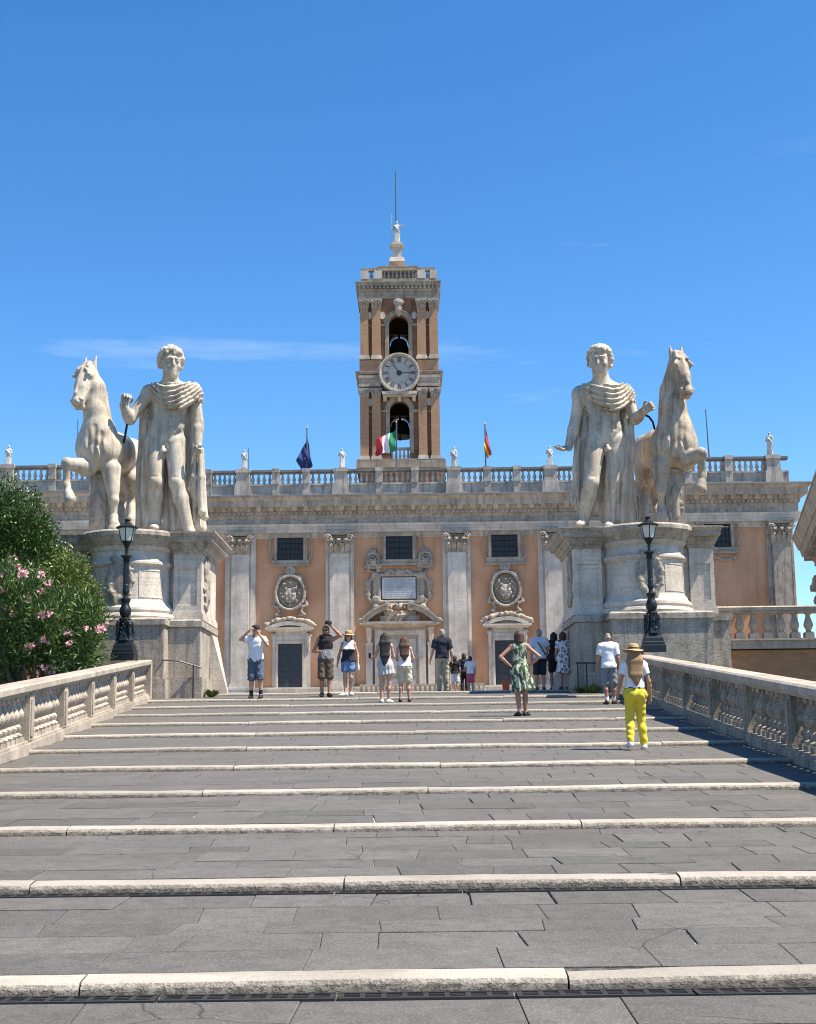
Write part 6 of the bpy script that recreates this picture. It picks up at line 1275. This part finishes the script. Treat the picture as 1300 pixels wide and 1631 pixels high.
# ---------------------------------------------------------------- people
BASE = dict(head=(0, -.025, 1.625), neck=(0, .02, 1.47), chest=(0, 0, 1.28), waist=(0, .005, 1.08), pelvis=(0, 0, .95), shL=(.172, .02, 1.415), elL=(.225, .05, 1.13), wrL=(.235, -.04, .88),
            hipL=(.088, 0, .91), knL=(.095, -.02, .49), anL=(.10, .03, .08), toL=(.125, -.12, .03))
for k in ('sh', 'el', 'wr', 'hip', 'kn', 'an', 'to'): x, y, z = BASE[k+'L']; BASE[k+'R'] = (-x, y, z)
def person(px, py0, py1, rz, label, pose=None, Y=None, fem=False, skin='skin', hair=('short', 'hair_dark'), top=None, bottom=None, dress=None, shoes='shoe_dark', hands=None, hat=None, extras=None, child=False, look=(0, -1, -.03), socks=None):
    if Y is None: Y = G(px, py1)[1]
    b = P(px, py1, Y); z = ztread(Y); b = V(b[0], Y, z); H = P(px, py0, Y)[2]-z; s = H/1.75; root = thing('person', b, label, 'person', None, rz)
    j = {k: V(*v)*s for k, v in {**BASE, **(pose or {})}.items()}; fwd = V(0, -1, 0); h = max(.0095*s, .0085); hb = 1.22 if child else 1.0
    if fem:
        for q, e in (('L', 1), ('R', -1)): j['sh'+q] = j['sh'+q]-V(e*.018*s, 0, 0)
    S = SDF(h, .05*s); torso_prims(S, j, s, fwd, 0, fem); sl = .88 if fem else 1.0
    for q in 'LR':
        limb_arm(S, j, q, s, 0, slim=sl); limb_leg(S, j, q, s, 0, fwd, slim=.98 if fem else 1.0); foot_prims(S, j['an'+q], j['to'+q]-j['an'+q], s)
        hd = (hands or {}).get(q); e = 1 if q == 'L' else -1; d = unit(j['wr'+q]-j['el'+q])
        hd = hd or ((d[0], d[1], d[2]), (-e, -.2, 0), .45); hand_prims(S, j['wr'+q], V(*hd[0]), V(*hd[1]), s, hd[2], e)
    head_prims(S, j['head'], V(*look), s, big=hb); S.build('body', skin, root)
    f, r, u = frame3(V(*look)); hz_ = s*hb; q3 = lambda a, b_, c: j['head']+(r*a+f*b_+u*c)*hz_
    kind, hm = hair
    if kind != 'bald':
        Hs = SDF(h, (.05 if 'long' in kind else .02)*s)
        if kind == 'fringe': Hs.ell(q3(0, -.035, -.0), V(.080, .085, .06)*hz_, [r, f, u])
        else: Hs.ell(q3(0, -.022, .035), V(.083, .095, .097)*hz_, [r, f, u]); Hs.ell(q3(0, -.05, -.02), V(.08, .07, .085)*hz_, [r, f, u])
        if kind == 'long' or kind == 'verylong':
            ln = .34 if kind == 'long' else .52
            for i in range(9):
                x = -.095+.19*i/8; Hs.poly([q3(x*.8, -.065, .02), q3(x*1.05, -.115, -.14), j['chest']+V(-x*.86*s, .13*s, (.12-ln*.45)*s), j['chest']+V(-x*.38*s+rng.uniform(-.012, .012)*s, .15*s, (.14-ln+.13*abs(i-4)/4*rng.uniform(.5, 1.3))*s)], [.035*s, .036*s, .028*s, .010*s])
        if kind == 'bob':
            for i in range(9): a = PI*i/8; Hs.cap(q3(.07*math.cos(a), -.02-.07*math.sin(a), .03), q3(.085*math.cos(a), -.02-.085*math.sin(a), -.12), .035*hz_, .028*hz_)
        if kind == 'beard': S_ = SDF(h, .015*s); S_.ell(q3(0, .045, -.078), V(.060, .052, .055)*hz_, [r, f, u]); S_.ell(q3(0, .085, -.068), .018*hz_, op='s', k=.005); S_.build('beard', hm, root)
        Hs.cut(f, q3(0, .045 if kind not in ('short', 'beard') else .035, 0)) if True else 0
        Hs.disp(lambda X, Y_, Z: .002*s*np.sin(X/s*170+6*np.sin(Z/s*9+X/s*11))); Hs.build('hair', hm, root)
    def shirt(mat, o=.030, sleeve=.58, hem=.93, name='shirt', zmin=None, deep=.0, fold=.004):
        T = SDF(h, .05*s); torso_prims(T, j, s, fwd, o*s, fem, False)
        if sleeve > 0:
            for q in 'LR': limb_arm(T, j, q, s, (o+.006)*s, sleeve, False, True, sl)
        T.ell(j['neck']+V(0, -.03*s, .045*s), V(.085, .09, .06+deep)*s, op='s', k=.01*s)
        if sleeve <= 0:
            for q, e in (('L', 1), ('R', -1)): T.ell(j['sh'+q]+V(e*.035*s, 0, 0), V(.075, .12, .11)*s, op='s', k=.02*s)
        T.disp(lambda X, Y_, Z: fold*s*np.sin(X/s*34+5*np.sin(Z/s*7+X/s*5))); T.cut(V(0, 0, -1), V(0, 0, hem*s)); 
        if zmin: T.cut(V(0, 0, 1), V(0, 0, zmin*s))
        return T.build(name, mat, root)
    def pants(mat, f1=.8, low=0.0, o=.016, name='shorts', flare=.012, waist=1.03):
        T = SDF(h, .04*s); torso_prims(T, j, s, fwd, o*s, fem, False)
        for q in 'LR':
            if low > 0: limb_leg(T, j, q, s, o*s, fwd, 1.0, low)
            elif f1 >= 1: limb_leg(T, j, q, s, (o+.004)*s, fwd, .99, 0, ol=(o+flare)*s); kn = j['kn'+q]; T.cap(kn+V(0, 0, .08*s), kn-V(0, 0, (f1-1)*.42*s), .056*s+o*s+flare*s, .06*s+o*s+flare*s, .02*s, flat=True)
            else: limb_leg(T, j, q, s, o*s, fwd, f1, 0, ol=(o+flare)*s)
        T.disp(lambda X, Y_, Z: .0045*s*np.sin(Z/s*46+5*np.sin(X/s*15)+3*np.sin(Y_/s*19))+.002*s*np.sin(X/s*60+Z/s*25)); T.cut(V(0, 0, 1), V(0, 0, waist*s)); return T.build(name, mat, root)
    if bottom: pants(**bottom)
    if top:
        for t in (top if isinstance(top, list) else [top]): shirt(**t)
    if dress:
        T = SDF(h, .05*s); torso_prims(T, j, s, fwd, .016*s, fem, False); hem = dress['hem']; sw = dress.get('sway', 0); fl = dress.get('flare', .07)
        lo_ = V(sw*s, .0, hem*s); T.cap(j['pelvis']+V(0, 0, .05*s), lo_, .17*s, (.17+fl)*s, .05*s, w=fwd, sw=.8, flat=True)
        if dress.get('sleeve', 0) > 0:
            for q in 'LR': limb_arm(T, j, q, s, .024*s, dress['sleeve'], False, True, sl)
        T.ell(j['neck']+V(0, -.02*s, .04*s), V(.095, .1, .075)*s, op='s', k=.01*s)
        if dress.get('sleeve', 0) <= 0:
            for q, e in (('L', 1), ('R', -1)): T.ell(j['sh'+q]+V(e*.04*s, 0, 0), V(.07, .12, .11)*s, op='s', k=.02*s)
        T.disp(lambda X, Y_, Z: np.clip((.98-Z/s)*.035, 0, .02)*s*np.sin(np.arctan2(Y_, X-sw*(1-Z/s))*13+Z/s*2)); T.build('dress', dress['mat'], root)
    for q in 'LR':
        T = SDF(h, .02*s); foot_prims(T, j['an'+q], j['to'+q]-j['an'+q], s, o=.009*s); T.cut(V(0, 0, 1), V(0, 0, j['an'+q][2]+.012*s)); T.build('shoe', shoes, root)
        if socks: T = SDF(h, .02*s); kn, an = j['kn'+q], j['an'+q]; T.cap(an, an+(kn-an)*.3, .044*s, .05*s, flat=True); T.build('sock', socks, root)
    if hat:
        m = MB(); kindh, mat = hat; c = j['head']+u*.055*hz_-f*.012*hz_; n = 26; vs = []; rings = []
        if kindh == 'straw': prof = [(.175, -.012), (.165, -.004), (.10, .012), (.096, .03), (.094, .085), (.08, .105), (.04, .115), (.0, .115)]
        else: prof = [(.094, -.01), (.097, .02), (.09, .06), (.07, .085), (.03, .098), (.0, .1)]
        for rr, zz in prof: rings.append([c+(r*rr*math.cos(2*PI*k/n)+f*rr*1.12*math.sin(2*PI*k/n)+u*(zz+(.018*math.sin(4*PI*k/n+.8) if rr > .15 else 0)))*hz_ for k in range(n)])
        m.add([p for R_ in rings for p in R_], [(i*n+k, i*n+(k+1) % n, (i+1)*n+(k+1) % n, (i+1)*n+k) for i in range(len(prof)-1) for k in range(n)]); ho = m.build('hat', mat, root, 50)
        if kindh == 'straw': m = MB(); rg = [[c+(r*.099*math.cos(2*PI*k/n)+f*.111*math.sin(2*PI*k/n)+u*zz)*hz_ for k in range(n)] for zz in (.013, .042)]; m.add(rg[0]+rg[1], [(k, (k+1) % n, n+(k+1) % n, n+k) for k in range(n)]); m.build('hat_band', 'navy', ho)
        else: m = MB(); m.add([c+(r*x+f*(y)+u*(-.004))*hz_ for x, y in ((-.075, .07), (.075, .07), (.06, .165), (0, .185), (-.06, .165))]+[c+(r*x+f*(y)+u*(.008))*hz_ for x, y in ((-.075, .07), (.075, .07), (.06, .165), (0, .185), (-.06, .165))], [(4, 3, 2, 1, 0), (5, 6, 7, 8, 9)]+[(k, (k+1) % 5, (k+1) % 5+5, k+5) for k in range(5)]); m.build('hat_peak', mat, ho)
    if extras: extras(root, j, s, q3, hz_)
    return root, j, s, b
def glasses(root, j, s, q3, hz_):
    m = MB()
    for e in (-1, 1): m.lathe([(.001, -.012), (.022*hz_, -.012), (.022*hz_, .012), (.001, .012)], q3(e*.034, .098, .006), 10)
    m.tube([q3(-.075, .06, .008), q3(-.05, .102, .01), q3(.05, .102, .01), q3(.075, .06, .008)], .004*hz_, 5); m.build('sunglasses', 'black_cloth', root)
def strap(col, a, b, back=True):
    def f(root, j, s, q3, hz_):
        m = MB(); y = .165*s; m.tube([j['sh'+a]+V(0, 0, .08*s), j['chest']+V(0, y, .02*s), j['pelvis']+V((.16 if b == 'L' else -.16)*s, .10*s, .06*s)], .016*s, 6); m.build('bag_strap', col, root)
    return f
def W2(root, p): return root.matrix_basis @ Vector(p)

person(407, 997, 1112.5, 0, 'man in white t-shirt and slate shorts shading his eyes with both hands', dict(elR=(-.36, -.06, 1.42), wrR=(-.14, -.15, 1.63), elL=(.30, -.16, 1.27), wrL=(.10, -.19, 1.53), knL=(.11, -.06, .5), anL=(.13, .0, .08), anR=(-.11, .05, .08)),
       hair=('short', 'hair_dark'), top=dict(mat='white_cloth', sleeve=.65, hem=.88), bottom=dict(mat='slate', f1=1.12, flare=.02), socks='navy', hat=('cap', 'navy'), hands=dict(R=((.7, -.2, .5), (.3, .3, -.8), .5), L=((-.4, .1, .8), (0, .9, .2), .7)))
r2, j2, s2, b2 = person(519, 997, 1109, 0, 'bearded man in two-tone tank top lifting a black cap over his head', dict(elL=(.37, -.02, 1.50), wrL=(.14, -.06, 1.74), elR=(-.30, .04, 1.13), wrR=(-.10, -.22, 1.10), knR=(-.10, -.05, .49), anL=(.09, -.05, .08), anR=(-.10, .10, .09)),
       skin='skin_tan', hair=('beard', 'hair_dark'), top=[dict(mat='black_cloth', sleeve=0, hem=1.16), dict(mat='grey_cloth', sleeve=0, hem=.92, zmin=1.162, name='shirt_lower', o=.029)], bottom=dict(mat='brown_cloth', f1=1.05, flare=.022), extras=glasses, hands=dict(L=((-.3, 0, .9), (-.5, -.4, .3), .6), R=((.9, -.4, .1), (0, .2, -1), .4)))
m = MB(); m.lathe([(.10, 0), (.105, .03), (.09, .08), (.05, .105), (.0, .11)], seg=18); m.add([(-.08, -.07, .0), (-.06, -.17, -.01), (.06, -.17, -.01), (.08, -.07, 0), (-.08, -.07, .012), (-.06, -.17, .002), (.06, -.17, .002), (.08, -.07, .012)], [(0, 3, 2, 1), (4, 5, 6, 7), (0, 1, 5, 4), (1, 2, 6, 5), (2, 3, 7, 6)])
o = m.build('cap', 'black_cloth', None, 50, b2+V(.085, -.07, 1.79*s2)); tag(o, 'black cap held up by the bearded man', 'cap')
m = MB(); m.hexa([(-.02, 0, -.10), (.07, 0, -.12), (.07, .012, -.12), (-.02, .012, -.10)], [(-.08, -.05, .06), (.01, -.05, .04), (.01, -.038, .04), (-.08, -.038, .06)]); o = m.build('leaflet', 'white_cloth', None, None, b2+(j2['wrR']+V(.1, -.07, -.02)*s2)); tag(o, 'folded white leaflet held by the bearded man', 'leaflet')
r3, j3, s3, b3 = person(555.5, 1006.5, 1107.5, 0, 'woman in straw hat, navy tank top and denim shorts walking down', dict(elL=(.25, .03, 1.13), wrL=(.26, -.06, .9), elR=(-.26, .05, 1.13), wrR=(-.30, -.02, .88), knL=(.07, -.08, .5), anL=(.05, .06, .1), anR=(-.08, -.10, .08)), fem=True, hair=('bob', 'hair_brown'),
       top=[dict(mat='white_cloth', sleeve=0, hem=1.26, name='shirt_yoke'), dict(mat='navy', sleeve=0, hem=.93, zmin=1.262, o=.029)], bottom=dict(mat='denim', f1=.42, flare=.02), shoes='shoe_white', hat=('straw', 'straw'), extras=glasses)
m = MB(); m.lathe([(.033, 0), (.035, .02), (.035, .13), (.015, .165), (.015, .19)], seg=12); o = m.build('water_bottle', 'pale_blue', None, 40, b3+(j3['wrL']+V(.01, -.05, -.2)*s3)); tag(o, 'small pale water bottle carried by the woman in the straw hat', 'bottle')
r4, j4, s4, b4 = person(614, 1008, 1119, PI, 'woman with waist-long dark hair in a short pale dress seen from behind', dict(elL=(.24, -.02, 1.18), wrL=(.33, -.22, 1.14), elR=(-.22, -.02, 1.15), wrR=(-.12, -.25, 1.15), anL=(.09, .04, .08), anR=(-.08, -.06, .08)), fem=True, hair=('verylong', 'hair_dark'), dress=dict(mat='dress_white', hem=.70, flare=.05, sway=-.04), shoes='shoe_white')
m = MB(); m.box(-.035, .035, -.005, .005, -.01, .13); o = m.build('phone', 'black_cloth', None, None, b4+V(-(j4['wrL'][0])-.06, .28, j4['wrL'][2])); tag(o, 'black phone held out by the long-haired woman in the pale dress', 'phone')
person(645, 1014, 1116.5, PI, 'woman with brown hair in white top and beige shorts seen from behind', dict(elL=(.21, .0, 1.15), wrL=(.17, -.2, 1.08), elR=(-.25, .0, 1.16), wrR=(-.22, -.2, 1.12), anL=(.12, .03, .08), anR=(-.12, -.03, .08)), fem=True, hair=('long', 'hair_brown'), top=dict(mat='white_cloth', sleeve=0, hem=.95), bottom=dict(mat='beige', f1=.72, flare=.035, waist=1.08), shoes='shoe_dark')
person(705.5, 1002, 1098, PI, 'man in navy polo shirt and khaki trousers seen from behind', dict(elL=(.27, .03, 1.13), wrL=(.33, -.02, .9), elR=(-.25, .03, 1.12), wrR=(-.27, -.05, .89), anL=(.1, .06, .08), anR=(-.1, -.05, .08)), Y=43.4, hair=('short', 'hair_grey'), top=dict(mat='navy', sleeve=.7, hem=.93), bottom=dict(mat='khaki', low=.97, o=.020))
person(725.5, 1045, 1098, PI, 'small child in black top and white shorts', dict(wrL=(.2, -.1, .95)), Y=43.6, child=True, hair=('short', 'hair_brown'), top=dict(mat='black_cloth', sleeve=.6, hem=.9), bottom=dict(mat='white_cloth', f1=.8, flare=.03))
person(740, 1041, 1098, PI, 'child in navy hooded top and black trousers', None, Y=44.2, child=True, hair=('short', 'hair_brown'), top=dict(mat='navy', sleeve=.95, hem=.9), bottom=dict(mat='black_cloth', low=.97))
person(750, 1046, 1098, PI, 'small child in white t-shirt and pink shorts', dict(elL=(.28, -.05, 1.2), wrL=(.2, -.2, 1.1)), Y=43.0, child=True, hair=('short', 'hair_brown'), top=dict(mat='white_cloth', sleeve=.6, hem=.9), bottom=dict(mat='pink', f1=.9, flare=.03))
person(830, 1004, 1139, PI, 'woman in green leaf-patterned dress with hands on hips', dict(elL=(.40, .10, 1.20), wrL=(.20, .06, 1.02), elR=(-.40, .10, 1.20), wrR=(-.20, .04, 1.02), anL=(.03, .05, .08), anR=(-.10, -.08, .08), knL=(.06, .0, .49), knR=(-.1, -.05, .49)), fem=True, skin='skin_tan', hair=('bob', 'hair_brown'), dress=dict(mat='dress_green', hem=.52, flare=.07, sway=-.07), hands=dict(L=((-.8, -.2, -.5), (-.3, 0, 1), .5), R=((.8, -.2, -.5), (.3, 0, 1), .5)))
person(861, 1002, 1101, PI, 'man in pale blue shirt and navy shorts with a black shoulder strap', dict(elR=(-.28, -.02, 1.2), wrR=(-.25, -.2, 1.15), anL=(.1, .04, .08)), Y=42.4, hair=('short', 'hair_grey'), top=dict(mat='pale_blue', sleeve=.7, hem=.90), bottom=dict(mat='navy', f1=.95, flare=.02), extras=strap('black_cloth', 'L', 'R'))
person(884.5, 1007, 1099, PI, 'black-haired woman in dark clothes between pale shirt and floral dress', None, Y=43.1, fem=True, skin='skin_tan', hair=('bob', 'hair_dark'), top=dict(mat='black_cloth', sleeve=.6, hem=.9), bottom=dict(mat='black_cloth', f1=.7))
person(899, 1006, 1101.5, PI+.1, 'woman in white dress with dark ring flowers beside the right pedestal', dict(wrR=(-.2, -.15, .95), wrL=(.2, -.15, .95)), Y=42.0, fem=True, hair=('bob', 'hair_brown'), dress=dict(mat='dress_floral', hem=.50, flare=.03, sleeve=.6))
person(972, 1008, 1118.5, PI, 'bald man in white t-shirt and grey shorts seen from behind', dict(elL=(.27, .02, 1.13), wrL=(.28, -.08, .9), anL=(.08, .05, .08), anR=(-.1, -.08, .08)), skin='skin_tan', hair=('fringe', 'hair_grey'), top=dict(mat='white_cloth', sleeve=.75, hem=.88, o=.028), bottom=dict(mat='grey_cloth', f1=.95, flare=.03), socks='white_cloth')
def belt(root, j, s, q3, hz_):
    T = SDF(.010, .03*s); torso_prims(T, j, s, V(0, -1, 0), .020*s, True, False); T.cut(V(0, 0, 1), V(0, 0, 1.055*s)); T.cut(V(0, 0, -1), V(0, 0, 1.02*s)); T.build('belt', 'black_cloth', root)
person(1015, 1029, 1189, PI, 'woman in bright yellow trousers and straw hat climbing the ramp', dict(elL=(.25, .03, 1.15), wrL=(.30, -.02, .90), elR=(-.24, .03, 1.14), wrR=(-.27, -.06, .89), knL=(.10, -.03, .51), anL=(.135, .18, .12), toL=(.16, .05, .03), knR=(-.10, -.10, .50), anR=(-.13, -.04, .08), toR=(-.14, -.2, .03)), fem=True, skin='skin_tan', hair=('long', 'hair_blond'), top=dict(mat='white_cloth', sleeve=.55, hem=1.03, o=.022), bottom=dict(mat='yellow', low=.95, o=.016, waist=1.04), shoes='shoe_white', hat=('straw', 'straw'), extras=belt)
m = MB(); m.frus((-.10, .10, -.06, .06), 0, (-.12, .12, -.05, .05), .34); root = thing('shopping_bag', V(P(806, 1090, 42.9)[0], 42.9, ztread(42.9)), 'small orange bag standing beside the green dress', 'bag'); m.build('bag', 'orange', root); m = MB(); m.tube([V(-.06, 0, .33), V(-.04, 0, .45), V(.04, 0, .45), V(.06, 0, .33)], .008, 5); m.build('handle', 'orange', root)
